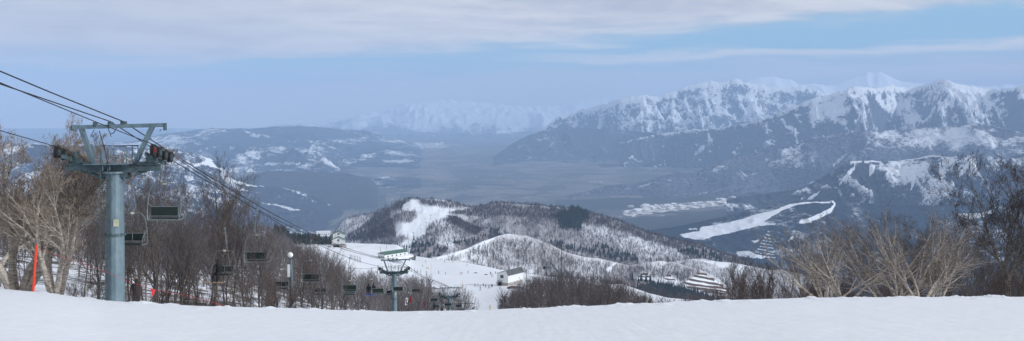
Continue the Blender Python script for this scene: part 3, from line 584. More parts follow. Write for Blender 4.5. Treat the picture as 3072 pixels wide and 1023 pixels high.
evergreen_wood('cedar_stand', *S('central_hill', 9000, (1660, 1780), (0, 1.0), lambda x, y, z, qx, qy, s, d, r: inside(qx, qy+10, hd[0]), 19), 13, m_ever, 19)
bare_wood('bare_wood_on_left_hillside', *S('snow_slope', 17000, (-700, 1300), (8.2, 13.6), lambda x, y, z, qx, qy, s, d, r: (d > .5) & (y > 150) & (r.random(len(x)) < .75+.25*clump(x, y, 20, 5, 0)), 31), 7, m_bare, 31, w=.09, nt_=14)
bare_wood('bare_wood_below_right_piste', *S('snow_slope', 4500, (1500, 2400), (9, 13), lambda x, y, z, qx, qy, s, d, r: (d > .5) & (r.random(len(x)) < .8), 32), 7, m_bared, 32, w=.08, nt_=14)
evergreen_wood('evergreens_behind_the_hut', *S('snow_slope', 2600, (820, 1010), (12.6, 13.8), lambda x, y, z, qx, qy, s, d, r: (r.random(len(x)) < .12) & (qy < 735), 33), 8, m_ever, 33)

# ------------------------------------------------------------------ finding a spot on the land
def hit(px, py, name='snow_slope'):
    B = BANDS[name]; j = int(np.clip(np.searchsorted(B['cols'], px), 0, len(B['cols'])-1))
    q = HY-B['Z'][:, j]/B['Y'][:, j]*F
    i0 = 0 if name != 'snow_slope' else 130
    for i in range(i0, len(q)):
        if q[i] <= py: return ((px-HX)/F*B['Y'][i, j], float(B['Y'][i, j]), float(B['Z'][i, j]))
    i = int(np.argmin(q)); return ((px-HX)/F*B['Y'][i, j], float(B['Y'][i, j]), float(B['Z'][i, j]))
def on(px, Y, dz=0.): x = (px-HX)/F*Y; return (x, Y, ground_z(x, Y)+dz)

M = {}
M['galv'] = simple('galvanised_steel', (.15, .215, .245), .5, .35, .25, 2.5)
_m, _nt, _b = newmat('galvanised_steel_with_rust'); _tc = _nt.nodes.new('ShaderNodeTexCoord'); _mp = _nt.nodes.new('ShaderNodeMapping'); _mp.inputs['Scale'].default_value = (3, 3, .35); _nt.links.new(_tc.outputs['Object'], _mp.inputs[0])
_n = noise(_nt, _mp.outputs[0], 2.0, 8, .65); _n2 = noise(_nt, _tc.outputs['Object'], 1.2, 6, .6)
_c = mixcol(_nt, ramp(_nt, _n2, .3, .7), (.12, .175, .205), (.19, .265, .295)); _c = mixcol(_nt, mth(_nt, 'MULTIPLY', ramp(_nt, _n, .56, .72), .7), _c, (.12, .085, .06)); _nt.links.new(_c, _b.inputs['Base Color']); _b.inputs['Roughness'].default_value = .55; _b.inputs['Metallic'].default_value = .3; M['pole'] = _m
M['galv_dark'] = simple('weathered_steel', (.075, .11, .12), .6, .3, .3, 4)
M['rubber'] = simple('black_rubber', (.02, .02, .022), .7)
M['red'] = simple('red_paint', (.22, .015, .02), .5)
M['cable'] = simple('steel_cable', (.03, .03, .035), .6, .3)
M['seat'] = simple('dark_green_seat', (.012, .022, .02), .6)
M['chairsteel'] = simple('chair_steel', (.17, .21, .22), .45, .3, .2, 6)
M['plate'] = simple('pale_yellow_plate', (.55, .55, .38), .5)
M['white'] = simple('white_paint', (.74, .76, .76), .6, 0, .05, .3)
M['cream'] = simple('pale_cladding', (.62, .64, .62), .6, 0, .06, .3)
M['beige'] = simple('beige_concrete', (.36, .32, .29), .8, 0, .12, .5)
M['groof'] = simple('green_sheet_roof', (.065, .14, .11), .55, 0, .15, .6)
M['dgroof'] = simple('grey_sheet_roof', (.085, .09, .095), .6, 0, .2, .5)
M['green_wall'] = simple('pale_green_wall', (.38, .52, .46), .7, 0, .1, .5)
M['glass'] = simple('window_glass', (.02, .03, .04), .15)
M['dark'] = simple('dark_opening', (.015, .015, .018), .8)
M['wood'] = simple('weathered_timber', (.11, .075, .06), .85, 0, .3, 3)
M['orange'] = simple('orange_red_pole', (.72, .06, .025), .5, 0, .1, 3)
M['pole_or'] = simple('faded_orange_marker', (.55, .25, .12), .7)
M['pinkred'] = simple('red_pennant_cloth', (.78, .05, .06), .8, 0, .12, 8)
M['snow'] = simple('settled_snow', (.80, .81, .84), .85, 0, .02, 1)
M['skin'] = simple('skin', (.50, .30, .22), .6)
CLOTH = {k: simple('cloth_'+k, c, .85, 0, .2, 6) for k, c in dict(black=(.018, .018, .024), navy=(.02, .025, .06), red=(.35, .02, .03), maroon=(.18, .015, .03), white=(.7, .7, .7), purple=(.10, .04, .25), grey=(.2, .2, .2), blue=(.03, .10, .45), yellow=(.55, .38, .08), tan=(.35, .28, .2)).items()}

# ------------------------------------------------------------------ chairlift
S1 = 42/F
def q1(px, py, dy=0.): return np.array(((px-345)*S1, dy, -(py-517)*S1))       # local to the pole top of the first tower
def tower(base, ztop, label, first=None):
    t = empty('lift_tower', base, 0, label=label, category='lift tower', group='towers carrying the chairlift')
    H = ztop-base[2]
    b = MB(); b.tube([(0, 0, -.6), (0, 0, H*.5), (0, 0, H)], [.41, .385, .36], 14); b.tube([(0, 0, H-.03), (0, 0, H+.05)], .5, 14)
    b.build('pole', M['pole'], t)
    b = MB()
    for sx in (-.16, .16): b.tube([(-.30+sx, -.42, 0), (-.30+sx, -.40, H+1.0)], .022, 5)
    for k in range(int(H/.33)): b.tube([(-.46, -.41, .3+k*.33), (-.14, -.41, .3+k*.33)], .014, 4)
    b.build('ladder', M['galv_dark'], t)
    b = MB(); b.tube([(0, 0, H*.52), (0, 0, H*.52+.06)], .46, 14)
    for k in range(12): b.tube([(.42*math.cos(k*.524), .42*math.sin(k*.524), H*.52-.04), (.42*math.cos(k*.524), .42*math.sin(k*.524), H*.52+.1)], .02, 5)
    b.build('flange', M['galv_dark'], t)
    b = MB(); b.box((.2, -.38, H*.62), (.22, .02, .3)); b.build('notice_plate', M['plate'], t)
    b = MB(); b.tube([(.02, -.385, 0), (.02, -.385, H)], .03, 5); b.build('conduit', M['galv'], t)
    if first is not None:
        for ch in first.children:
            if ch.name.split('.')[0] in ('pole', 'ladder', 'conduit', 'flange', 'notice_plate'): continue
            c = ch.copy(); C.objects.link(c); c.parent = t; c.location = (0, 0, H)
            for g in ch.children: d = g.copy(); C.objects.link(d); d.parent = c
        return t
    off = (0, 0, H)
    def put(mb, name, mat, par=t):
        o = mb.build(name, mat, par)
        if par is t: o.location = off
        return o
    b = MB()      # cross arm with haunches
    b.box((-.05, 0, .2), (3.9, .34, .26)); b.box((0, 0, .06), (2.1, .42, .1)); b.box((0, 0, -.08), (1.2, .46, .24)); b.box((-.05, 0, .345), (4.1, .5, .03))
    for sx in (-1, 1): b.beam((sx*1.5, 0, .12), (sx*.45, 0, -.25), .2, .1)
    for sx in (-1.2, 1.1): b.box((sx, .0, .42), (.5, .6, .05))
    put(b, 'cross_arm', M['galv_dark'])
    b = MB(); b.beam(q1(287, 510), q1(244, 384), .16, .24, (0, 1, 0)); put(b, 'gantry_leg', M['galv'])
    b = MB(); b.beam(q1(398, 505), q1(457, 380), .16, .24, (0, 1, 0)); put(b, 'gantry_leg', M['galv'])
    b = MB(); b.beam(q1(215, 382), q1(497, 375), .18, .17); put(b, 'gantry_beam', M['galv'])
    for c_, s_ in ((q1(286, 373), (.12, .24, .2)), (q1(331, 369), (.16, .2, .1)), (q1(371, 368), (.2, .24, .12))): b = MB(); b.box(c_, s_); put(b, 'cable_saddle', M['galv_dark'])
    for c_, s_ in ((q1(495, 380), (.07, .24, .32)), (q1(217, 384), (.06, .22, .2))): b = MB(); b.box(c_, s_); put(b, 'end_plate', M['galv_dark'])
    for px in (228, 483): b = MB(); b.tube([q1(px, 388), q1(px-4, 394), q1(px, 399), q1(px+4, 394), q1(px, 388)], .02, 5); put(b, 'lifting_eye', M['galv_dark'])
    b = MB(); b.tube([q1(285, 438, -.1), q1(345, 437, -.1), q1(418, 436, -.1)], .018, 5); b.tube([q1(298, 392), q1(318, 460), q1(325, 520)], .018, 5); b.tube([q1(283, 388), q1(272, 412)], .014, 4)
    b.tube([q1(328, 372, -.12), q1(330, 392, -.12), q1(336, 402, -.12), q1(345, 398, -.12), q1(353, 384, -.12)], .02, 5); b.tube([q1(334, 400, -.12), q1(336, 410, -.1)], .016, 4)
    put(b, 'stay_cable', M['cable'])
    b = MB()      # service platforms with rails
    for x0, x1, dy in ((-.75, -.45, -.3), (.1, .62, -.35), (.62, .86, .3)):
        for x in (x0, x1): b.tube([(x, dy, .3), (x, dy, 1.12)], .02, 5)
        b.tube([(x0, dy, 1.12), (x1, dy, 1.12)], .02, 5); b.tube([(x0, dy, .75), (x1, dy, .75)], .016, 5)
    b.tube([(-.28, -.35, .3), (.1, -.35, 1.12)], .02, 5); b.tube([(1.1, -.3, .36), (1.12, -.3, .95), (1.25, -.3, 1.02), (1.55, -.3, 1.0)], .018, 5); b.tube([(-.35, -.42, .1), (-.35, -.42, .95)], .022, 5); b.tube([(-.05, -.42, .1), (-.05, -.42, .5)], .02, 5)
    b.box((-.2, -.3, .37), (1.9, .5, .03))
    put(b, 'service_platform', M['galv'])
    for sx, zz in ((-1, .72), (1, .82)):
        f = MB(); x0 = sx*2.0-.12*sx
        f.beam((x0-.15*sx, -1.15, zz-.18+.2), (x0-.15*sx, 1.15, zz-.3-.2), .09, .16); f.box((x0-.3*sx, 0, zz-.3), (.42, .35, .3)); f.box((x0-.22*sx, .0, zz-.05), (.1, .5, .45))
        fo = put(f, 'sheave_frame', M['galv_dark'])
        for dy in (-1.0, -.35, .35, 1.0):
            wv = MB(); c = np.array((sx*2.0, dy, zz-.02-dy*.2))
            wv.tube([c-(.07, 0, 0), c-(.03, 0, 0), c+(.03, 0, 0), c+(.07, 0, 0)], [.25, .22, .22, .25], 16)
            wo = wv.build('sheave', M['rubber'], fo)
            rr = MB(); rr.tube([c-(.085, 0, 0), c+(.085, 0, 0)], .12, 12); rr.tube([c-(.10, 0, 0), c+(.10, 0, 0)], .05, 8)
            rr.build('sheave_hub', M['red'] if sx > 0 and dy < -.5 else M['galv_dark'], fo)
    b = MB(); b.box((1.72, -.3, .66), (.14, .1, .3)); put(b, 'derail_box', M['galv_dark'])
    return t
def Z_(py, Y): return -(py-HY)/F*Y
TW = [(345, 42, 517), (1183, 137, 822), (1348, 198, 893), (1399, 264, 932)]
towers = []; lab = ['tall grey lift tower beside the birch, its pole planted just behind the snow edge', 'second lift tower down the line, rising from the thicket below the green roofed hall', 'third lift tower down the line, half hidden in brown trees', 'lowest lift tower, only its head showing above the snow edge']
for (px, Y, py), lb in zip(TW, lab):
    x = (px-HX)/F*Y; g = ground_z(x, Y)
    towers.append(tower((x, Y, g), Z_(py, Y), lb, towers[0] if towers else None))
heads = [np.array((t.location.x, t.location.y, Z_(py, Y))) for t, (px, Y, py) in zip(towers, TW)]
def rope_pts(dx, dz, up, sags, far=(0, 520, -120), n=24):
    """points from above the camera down over every tower; returns function Y -> (x, z) too"""
    P0 = heads[0]+(dx, 0, dz); pts = []
    Ys = np.linspace(-30, 42, 12)
    for Y in Ys[:-1]: pts.append((P0[0], Y, P0[2]+(42-Y)*up+ .0006*(42-Y)**2))
    hs = [h+(dx, 0, dz) for h in heads]+[np.array((heads[-1][0]+dx+3, 420, heads[-1][2]-36+dz))]
    for k in range(len(hs)-1):
        for t in np.arange(n)/n:
            p = hs[k]*(1-t)+hs[k+1]*t; pts.append((p[0], p[1], p[2]-4*sags[k]*t*(1-t)))
    pts.append(tuple(hs[-1])); return np.array(pts)
SG = (1.8, .7, .8, 1.5)
RR = rope_pts(2.0, 1.05, .177, SG); RL = rope_pts(-2.0, .95, .17, SG)
b = MB(); b.tube(RR, .017, 6); b.tube(RL, .017, 6)
b.build('haul_rope', M['cable'], None, label='thin dark steel haul rope of the chairlift, running over the tower wheels', category='rope')
for dx, dz, lb in ((.35, 2.17, 'upper of the two black cables lying over the tower gantry beams'), (-.2, 2.17, 'lower slack black cable crossing the tower gantry beams')):
    pts = rope_pts(dx, dz, .17 if dx > 0 else .15, (1.5, .6, .6, 1.2))
    pts[1:11, 2] += .05*np.sin(np.arange(10)*2.1)*(dx < 0)
    b = MB(); b.tube(pts, .024 if dx > 0 else .022, 6); b.build('overhead_cable', M['cable'], None, label=lb, category='cable')
def rope_at(R, Y): return np.array((np.interp(Y, R[:, 1], R[:, 0]), Y, np.interp(Y, R[:, 1], R[:, 2])))

def make_chair(label):
    t = empty('lift_chair', (0, 0, 0), 0, label=label, category='lift chair', group='chairs hanging from the lift rope')
    b = MB(); b.box((0, 0, 0), (.09, .3, .1)); b.tube([(0, 0, 0), (.02, 0, -.25), (.1, 0, -.75), (.14, 0, -1.15), (.1, 0, -1.32), (-.02, 0, -1.4), (-.1, 0, -1.42)], [.026]*7, 6); b.build('hanger', M['chairsteel'], t)
    b = MB()
    loop = [(-.68, .22, -3.0), (-.72, .1, -2.6), (-.70, 0, -2.0), (-.62, 0, -1.66), (-.45, 0, -1.47), (-.1, 0, -1.42), (.1, 0, -1.42), (.45, 0, -1.47), (.62, 0, -1.66), (.70, 0, -2.0), (.72, .1, -2.6), (.68, .22, -3.0)]
    b.tube(loop, .02, 6); b.tube([(-.68, .22, -3.0), (.68, .22, -3.0)], .022, 6)
    b.build('frame', M['chairsteel'], t)
    b = MB(); b.box((0, .03, -2.64), (1.14, .04, .36)); b.build('backrest', M['seat'], t)
    b = MB()
    for z in (-2.45, -2.84): b.tube([(-.6, .0, z), (.6, .0, z)], .02, 5)
    for x in (-.58, 0, .58): b.tube([(x, .0, -2.45), (x, .0, -2.84)], .018, 5)
    b.build('back_rail', M['chairsteel'], t)
    b = MB(); b.box((0, -.28, -2.95), (1.16, .5, .05)); b.build('seat', M['seat'], t)
    for s in (-1, 1):
        b = MB(); b.tube([(s*.70, .05, -2.3), (s*.73, -.25, -2.42), (s*.73, -.5, -2.55), (s*.71, -.56, -2.75), (s*.68, -.52, -2.97), (s*.68, .2, -3.0)], .02, 6); b.build('armrest', M['chairsteel'], t)
    b = MB(); b.box((.02, -.03, -1.44), (.17, .02, .11)); b.build('number_plate', M['plate'], t)
    return t
# right line faces away downhill, left line comes up towards the camera
RCH = [(42.35, 'nearest lift chair, empty, hanging just right of the first tower head'), (57.3, 'empty lift chair with slatted back, between the rider in black and the lamp post'), (72.3, 'empty lift chair just right of the lamp post, first of the descending row'), (89, 'empty lift chair between the lamp post and the second tower, higher of its overlapping pair'), (107, 'empty lift chair just left of the second tower, above two riders with skis'), (125, 'empty lift chair crossing in front of the second tower pole'), (143.5, 'empty lift chair alone against white snow, just right of the second tower'), (162, 'empty lift chair second right of the second tower, in front of brown trees'), (180, 'empty lift chair third right of the second tower, in front of brown trees'), (197, 'small empty lift chair beside the third tower pole'), (215, 'tiny empty lift chair just past the third tower'), (233, 'tiny empty lift chair between the third and lowest towers')]
LCH = [(49, 'empty lift chair partly hidden behind the first tower pole'), (64.4, 'lift chair carrying a single rider in black'), (79.9, 'empty lift chair with plain dark back, directly left of the lamp post'), (95.6, 'empty lift chair lower and right of the one beside the lamp post'), (112.5, 'empty lift chair midway between lamp post and second tower, lower of its overlapping pair'), (129, 'lift chair carrying two riders whose skis stick out, left of the second tower'), (145, 'lift chair with a rider in white trousers, touching the left of the second tower pole'), (161, 'lift chair with two riders in white and red, right beside the second tower pole'), (176, 'lift chair with purple and maroon riders low over the snow edge'), (193, 'lift chair with dark riders, first of the low pair left of the third tower'), (209, 'lift chair with a dark and a pale rider under the third tower'), (225, 'lift chair with a red clad rider beside the third tower')]
ch0 = make_chair(RCH[0][1]); CH = {}
for side, R, lst in ((1, RR, RCH), (-1, RL, LCH)):
    for Y, lb in lst:
        t = ch0 if (side == 1 and Y == RCH[0][0]) else copy_tree(ch0)
        t.location = rope_at(R, Y); t.rotation_euler = (0, 0, (math.pi if side == 1 else 0)+random.uniform(-.06, .06)); t['label'] = lb
        CH[(side, Y)] = t

# ------------------------------------------------------------------ people
def skin_mesh(name, pts, edges, radii, root=0, sub=1):
    me = bpy.data.meshes.new(name); me.from_pydata(pts, edges, []); o = bpy.data.objects.new(name, me); C.objects.link(o)
    sk = o.modifiers.new('s', 'SKIN'); 
    for v, r in zip(me.skin_vertices[0].data, radii): v.radius = (r, r) if np.isscalar(r) else r
    me.skin_vertices[0].data[root].use_root = True
    sb = o.modifiers.new('b', 'SUBSURF'); sb.levels = sub; sb.render_levels = sub
    dg = bpy.context.evaluated_depsgraph_get(); e = o.evaluated_get(dg); m2 = bpy.data.meshes.new_from_object(e)
    bpy.data.objects.remove(o); m2.name = name; return m2
def body(pose):
    J = {}
    if pose == 'sit':       # origin at the seat under the pelvis, facing -Y
        J = dict(pel=(0, 0, .1), wai=(0, .02, .28), che=(0, .0, .48), nec=(0, -.02, .62), hd1=(0, -.04, .72), hd2=(0, -.05, .86),
                 shL=(-.19, 0, .56), elL=(-.27, -.12, .33), waL=(-.16, -.34, .28), haL=(-.12, -.42, .28), shR=(.19, 0, .56), elR=(.27, -.12, .33), waR=(.16, -.34, .28), haR=(.12, -.42, .28),
                 hiL=(-.1, -.02, .08), knL=(-.14, -.46, .1), anL=(-.13, -.5, -.34), toL=(-.14, -.68, -.42), hiR=(.1, -.02, .08), knR=(.14, -.46, .1), anR=(.13, -.48, -.34), toR=(.14, -.66, -.42))
    elif pose == 'ski':     # origin between the feet
        J = dict(pel=(0, .1, .86), wai=(0, .06, 1.02), che=(0, -.02, 1.24), nec=(0, -.06, 1.40), hd1=(0, -.08, 1.5), hd2=(0, -.09, 1.66),
                 shL=(-.19, -.03, 1.35), elL=(-.32, -.1, 1.1), waL=(-.3, -.35, 1.02), haL=(-.29, -.43, 1.0), shR=(.19, -.03, 1.35), elR=(.32, -.1, 1.1), waR=(.3, -.35, 1.02), haR=(.29, -.43, 1.0),
                 hiL=(-.1, .08, .84), knL=(-.13, -.12, .48), anL=(-.12, .02, .09), toL=(-.12, -.2, .04), hiR=(.1, .08, .84), knR=(.13, -.12, .48), anR=(.12, .02, .09), toR=(.12, -.2, .04))
    else:
        J = dict(pel=(0, 0, .92), wai=(0, 0, 1.08), che=(0, 0, 1.3), nec=(0, 0, 1.46), hd1=(0, -.02, 1.56), hd2=(0, -.02, 1.72),
                 shL=(-.19, 0, 1.41), elL=(-.27, .02, 1.14), waL=(-.25, -.1, .9), haL=(-.24, -.13, .82), shR=(.19, 0, 1.41), elR=(.27, .02, 1.14), waR=(.25, -.1, .9), haR=(.24, -.13, .82),
                 hiL=(-.1, 0, .9), knL=(-.12, -.02, .48), anL=(-.12, .02, .09), toL=(-.14, -.18, .04), hiR=(.1, 0, .9), knR=(.12, -.02, .48), anR=(.12, .02, .09), toR=(.14, -.18, .04))
    R = dict(pel=.15, wai=.14, che=.165, nec=.06, hd1=.085, hd2=.10, sh=.085, el=.06, wa=.045, ha=.045, hi=.11, kn=.085, an=.07, to=.055)
    ks = list(J); ix = {k: i for i, k in enumerate(ks)}
    E = [('pel', 'wai'), ('wai', 'che'), ('che', 'nec'), ('nec', 'hd1'), ('hd1', 'hd2')]
    for s in 'LR': E += [('che', 'sh'+s), ('sh'+s, 'el'+s), ('el'+s, 'wa'+s), ('wa'+s, 'ha'+s), ('pel', 'hi'+s), ('hi'+s, 'kn'+s), ('kn'+s, 'an'+s), ('an'+s, 'to'+s)]
    me = skin_mesh('body', [J[k] for k in ks], [(ix[a], ix[b_]) for a, b_ in E], [R.get(k, R.get(k[:2])) for k in ks])
    # material slots: 0 jacket 1 trousers 2 boots 3 skin 4 gloves
    pts = np.array([J[k] for k in ks])
    def slot(k):
        if k in ('hd1', 'hd2', 'nec'): return 3
        if k in ('pel',) or k[:2] in ('hi', 'kn'): return 1
        if k[:2] in ('an', 'to'): return 2
        if k[:2] == 'ha': return 4
        return 0
    sl_ = [slot(k) for k in ks]
    for p in me.polygons:
        c = np.array(p.center); p.material_index = sl_[int(np.argmin(((pts-c)**2).sum(1)))]; p.use_smooth = True
    return me, J
BOD = {p: body(p) for p in ('sit', 'ski', 'stand')}
BCACHE = {}
def person(pose, loc, rz, cols_, label, group=None, hat='black', gear=None):
    key = (pose, cols_)
    if key not in BCACHE:
        me = BOD[pose][0].copy(); me.materials.clear()
        for c in (cols_[0], cols_[1], cols_[2]): me.materials.append(CLOTH[c])
        me.materials.append(M['skin']); me.materials.append(CLOTH['black']); BCACHE[key] = me
    t = empty('person', loc, rz, label=label, category='person')
    if group: t['group'] = group
    o = link('body', BCACHE[key], None, t)
    J = BOD[pose][1]; h = np.array(J['hd2'])
    hk = 'hat_'+pose+hat
    if hk not in BCACHE:
        b = MB(); b.ball(h+(0, .01, .04), (.115, .125, .10), 10, 6); b.tube([h+(0, .01, .0), h+(0, .01, .035)], .122, 10)
        BCACHE[hk] = b.build('hat', CLOTH[hat], t).data
        g = MB(); g.box(h+(0, -.098, .0), (.15, .03, .055)); BCACHE[hk+'g'] = g.build('goggles', M['rubber'], t).data
    else: link('hat', BCACHE[hk], None, t); link('goggles', BCACHE[hk+'g'], None, t)
    if gear == 'skis':
        for s in 'LR':
            a = np.array(J['an'+s]); k = 'ski'+pose+s
            if k not in BCACHE:
                b = MB(); zz = a[2]-.11 if pose == 'sit' else .012
                b.tube([(a[0], a[1]+.75, zz+.01), (a[0], a[1]-.75, zz), (a[0], a[1]-.95, zz+.09)], [.045, .045, .03], 4); BCACHE[k] = b.build('ski', CLOTH['blue'] if s == 'L' else CLOTH['blue'], t).data
            else: link('ski', BCACHE[k], None, t)
    if gear == 'board':
        k = 'board'+pose
        if k not in BCACHE:
            b = MB(); zz = -.47 if pose == 'sit' else .012
            b.tube([(-.82, -.6, zz+.05), (-.6, -.6, zz), (.55, -.6, zz), (.75, -.6, zz+.05)], [.05, .06, .06, .05], 4); BCACHE[k] = b.build('snowboard', CLOTH['tan'], t).data
        else: link('snowboard', BCACHE[k], None, t)
    return t
def rider(Y, dx, cols_, label, gear=None, hat='black', side=-1):
    c = CH[(side, Y)]; p = c.location
    person('sit', (p[0]+dx, p[1]-.2, p[2]-2.93), random.uniform(-.12, .12), cols_, label, 'riders on the lift chairs', hat, gear)
rider(64.4, -.36, ('black', 'black', 'blue'), 'rider in black with blue boots sitting alone on a lift chair', 'board')
rider(129, -.33, ('black', 'black', 'grey'), 'rider in black with skis, left of the pair riding left of the second tower', 'skis')
rider(129, .3, ('black', 'white', 'grey'), 'rider in black jacket and pale trousers with skis, left of the second tower', 'skis')
rider(145, .28, ('black', 'white', 'black'), 'rider in white trousers beside the second tower pole', 'skis')
rider(161, -.3, ('white', 'black', 'black'), 'rider in a white jacket right of the second tower pole')
rider(161, .33, ('red', 'black', 'black'), 'rider in a red jacket beside the one in white')
rider(176, -.3, ('purple', 'navy', 'black'), 'rider in a purple jacket low over the snow edge')
rider(176, .33, ('maroon', 'black', 'black'), 'rider in a maroon jacket beside the purple one')
rider(193, -.3, ('black', 'black', 'black'), 'rider all in black, low over the snow edge left of the third tower')
rider(209, .3, ('white', 'grey', 'black'), 'rider in a pale jacket under the third tower')
rider(209, -.3, ('black', 'navy', 'black'), 'rider in dark clothes next to the pale one under the third tower')
rider(225, 0, ('maroon', 'black', 'black'), 'lone rider in dark red next to the third tower pole')
x, y, z = on(408, 53); person('stand', (x, y, z), .4, ('black', 'black', 'black'), 'person in dark winter clothes standing in the thicket just right of the first tower', None, 'tan')
sk = [(1268,768),(1277,786),(1281,768),(1285,770),(1290,771),(1307,777),(1347,783),(1401,797),(1267,800),(1281,806),(1285,808),(1316,819),(1337,822),(1381,822),(1386,822),(1404,819),(1471,820),(1475,830),(1478,827),(1473,823),(1425,858),(1434,858),(1441,862),(1450,857),(1457,860),(1466,864),(1468,862),(1474,860),(1477,859),(1489,851),(1500,866),(1486,820),(1527,870),(1506,881),(1470,928),(1441,870),(1334,785),(1358,788)]
cl = [('black', 'black', 'black'), ('red', 'black', 'black'), ('tan', 'grey', 'black'), ('navy', 'black', 'black'), ('yellow', 'tan', 'black'), ('grey', 'black', 'black')]
lbs = {'black': 'skier all in black on the open piste', 'red': 'skier in a red jacket on the open piste', 'tan': 'skier in a tan jacket and grey trousers on the open piste', 'navy': 'skier in a navy jacket on the open piste', 'yellow': 'skier in a yellow jacket on the open piste', 'grey': 'skier in a grey jacket on the open piste'}
for i, (px, py) in enumerate(sk):
    c = cl[(i*5+i//4) % 6]; x, y, z = hit(px, py+2)
    t = person('ski', (x, y, z), random.uniform(0, 6.28), c, lbs[c[0]], 'skiers in %s on the open piste' % c[0], 'black', 'skis')
for px, py in ((1427, 820), (1458, 825)):
    x, y, z = hit(px, py); b = MB(); b.ball((0, 0, .22), (1.3, .45, .3), 10, 6); b.box((0, 0, .12), (2.2, .3, .1))
    o = b.build('equipment_bag', CLOTH['black'], None, label='dark bundle lying on the piste, %s of two' % ('left' if px < 1440 else 'right'), category='bundle', group='dark bundles on the piste'); o.location = (x, y, z)

# ------------------------------------------------------------------ buildings
def prism(prof, y0, y1):      # profile in x,z extruded along y
    b = MB(); n = len(prof); V = [(x, y0, z) for x, z in prof]+[(x, y1, z) for x, z in prof]
    q = [(i, (i+1) % n, n+(i+1) % n, n+i) for i in range(n)]; c0 = np.mean(V[:n], 0); c1 = np.mean(V[n:], 0); V += [c0, c1]
    t = [(2*n, (i+1) % n, i) for i in range(n)]+[(2*n+1, n+i, n+(i+1) % n) for i in range(n)]
    return b._add(V, q, t)
def slab(b, p, q_, y0, y1, th=.25):
    (x0, z0), (x1, z1) = p, q_; return b.beam(((x0+x1)/2, y0, (z0+z1)/2), ((x0+x1)/2, y1, (z0+z1)/2), math.hypot(x1-x0, z1-z0), th, (-(z1-z0), 0, x1-x0))
def window(parent, c, size, face='y'):
    b = MB(); b.box(c, size); w = b.build('window', M['glass'], parent)
    sx, sy, sz = size; f = MB(); 
    if sy < sx:
        for s in (-1, 1): f.box((c[0]+s*(sx/2+.06), c[1], c[2]), (.12, sy+.06, sz+.24)); f.box((c[0], c[1], c[2]+s*(sz/2+.06)), (sx, sy+.06, .12))
        f.box(c, (.08, sy+.04, sz))
    else:
        for s in (-1, 1): f.box((c[0], c[1]+s*(sy/2+.06), c[2]), (sx+.06, .12, sz+.24)); f.box((c[0], c[1], c[2]+s*(sz/2+.06)), (sx+.06, sy, .12))
    f.build('frame', M['white'], w); return w
# long hall with the green roof: local y runs along the hall
x, y, z = hit(1134, 776)
t = empty('long_hall', (x, y, z-.5), -math.radians(42), label='long white hall with a green roof beside the piste, snow banked round it', category='building'); t.scale = (.85, .80, .85)
prism([(0, 0), (8.5, 0), (8.5, 4.2), (4.25, 6.0), (0, 4.2)], 0, 27).build('wall', M['white'], t)
b = MB(); slab(b, (-.6, 4.2), (4.3, 6.25), -.7, 27.7); slab(b, (4.2, 6.25), (9.1, 4.2), -.7, 27.7); b.build('roof', M['groof'], t)
for xx in (1.6, 4.2, 6.8): window(t, (xx, -.03, 2.4), (1.3, .08, 1.2))
for yy in (4, 9, 14, 19, 24): window(t, (8.53, yy, 2.6), (.08, 1.6, 1.0))
b = MB(); b.box((4.2, -.05, 4.7), (3.4, .1, .9)); b.build('gable_panel', M['dgroof'], t)
b = MB(); b.ball((9.5, 14, .3), (2.6, 12, 1.2), 14, 8); b.build('snow_bank', M['snow'], None, label='bank of snow piled against the long green roofed hall', category='snow bank').location = (0, 0, 0)
o = bpy.data.objects['snow_bank']; o.matrix_world = mathutils.Matrix.Translation((x, y, z-.5)) @ mathutils.Matrix.Rotation(-math.radians(42), 4, 'Z')
# station with two stacked green gables
x, y, z = hit(1015, 742); 
t = empty('lift_station', (x, y, z-1), math.radians(8), label='tall pale station building with two stacked green gables at the top of the piste', category='building')
prism([(-5.2, 0), (5.2, 0), (5.2, 7.0), (0, 9.2), (-5.2, 7.0)], 0, 9).build('wall', M['cream'], t)
b = MB(); slab(b, (-6.0, 6.8), (.1, 9.5), -1.0, 5.5); slab(b, (-.1, 9.5), (6.0, 6.8), -1.0, 5.5); b.build('lower_roof', M['groof'], t)
prism([(-4.6, 7), (4.6, 7), (4.6, 11.2), (0, 13.2), (-4.6, 11.2)], 3, 11).build('upper_wall', M['cream'], t)
b = MB(); slab(b, (-5.3, 11.0), (.1, 13.45), 2.2, 11.6); slab(b, (-.1, 13.45), (5.3, 11.0), 2.2, 11.6); b.build('upper_roof', M['groof'], t)
window(t, (0, -.03, 6.6), (1.8, .1, 1.6)); window(t, (0, 2.97, 11.3), (1.8, .1, 1.2))
b = MB(); b.box((-1.6, -.1, 1.4), (4.6, .25, 2.6)); b.build('entrance', M['dark'], t)
b = MB(); b.box((0, -.5, 3.3), (11, 1.6, .2)); b.build('canopy', M['dgroof'], t)
b = MB(); b.box((4.6, -1.4, 1.5), (4, 3, 3.0)); b.build('porch', M['beige'], t)
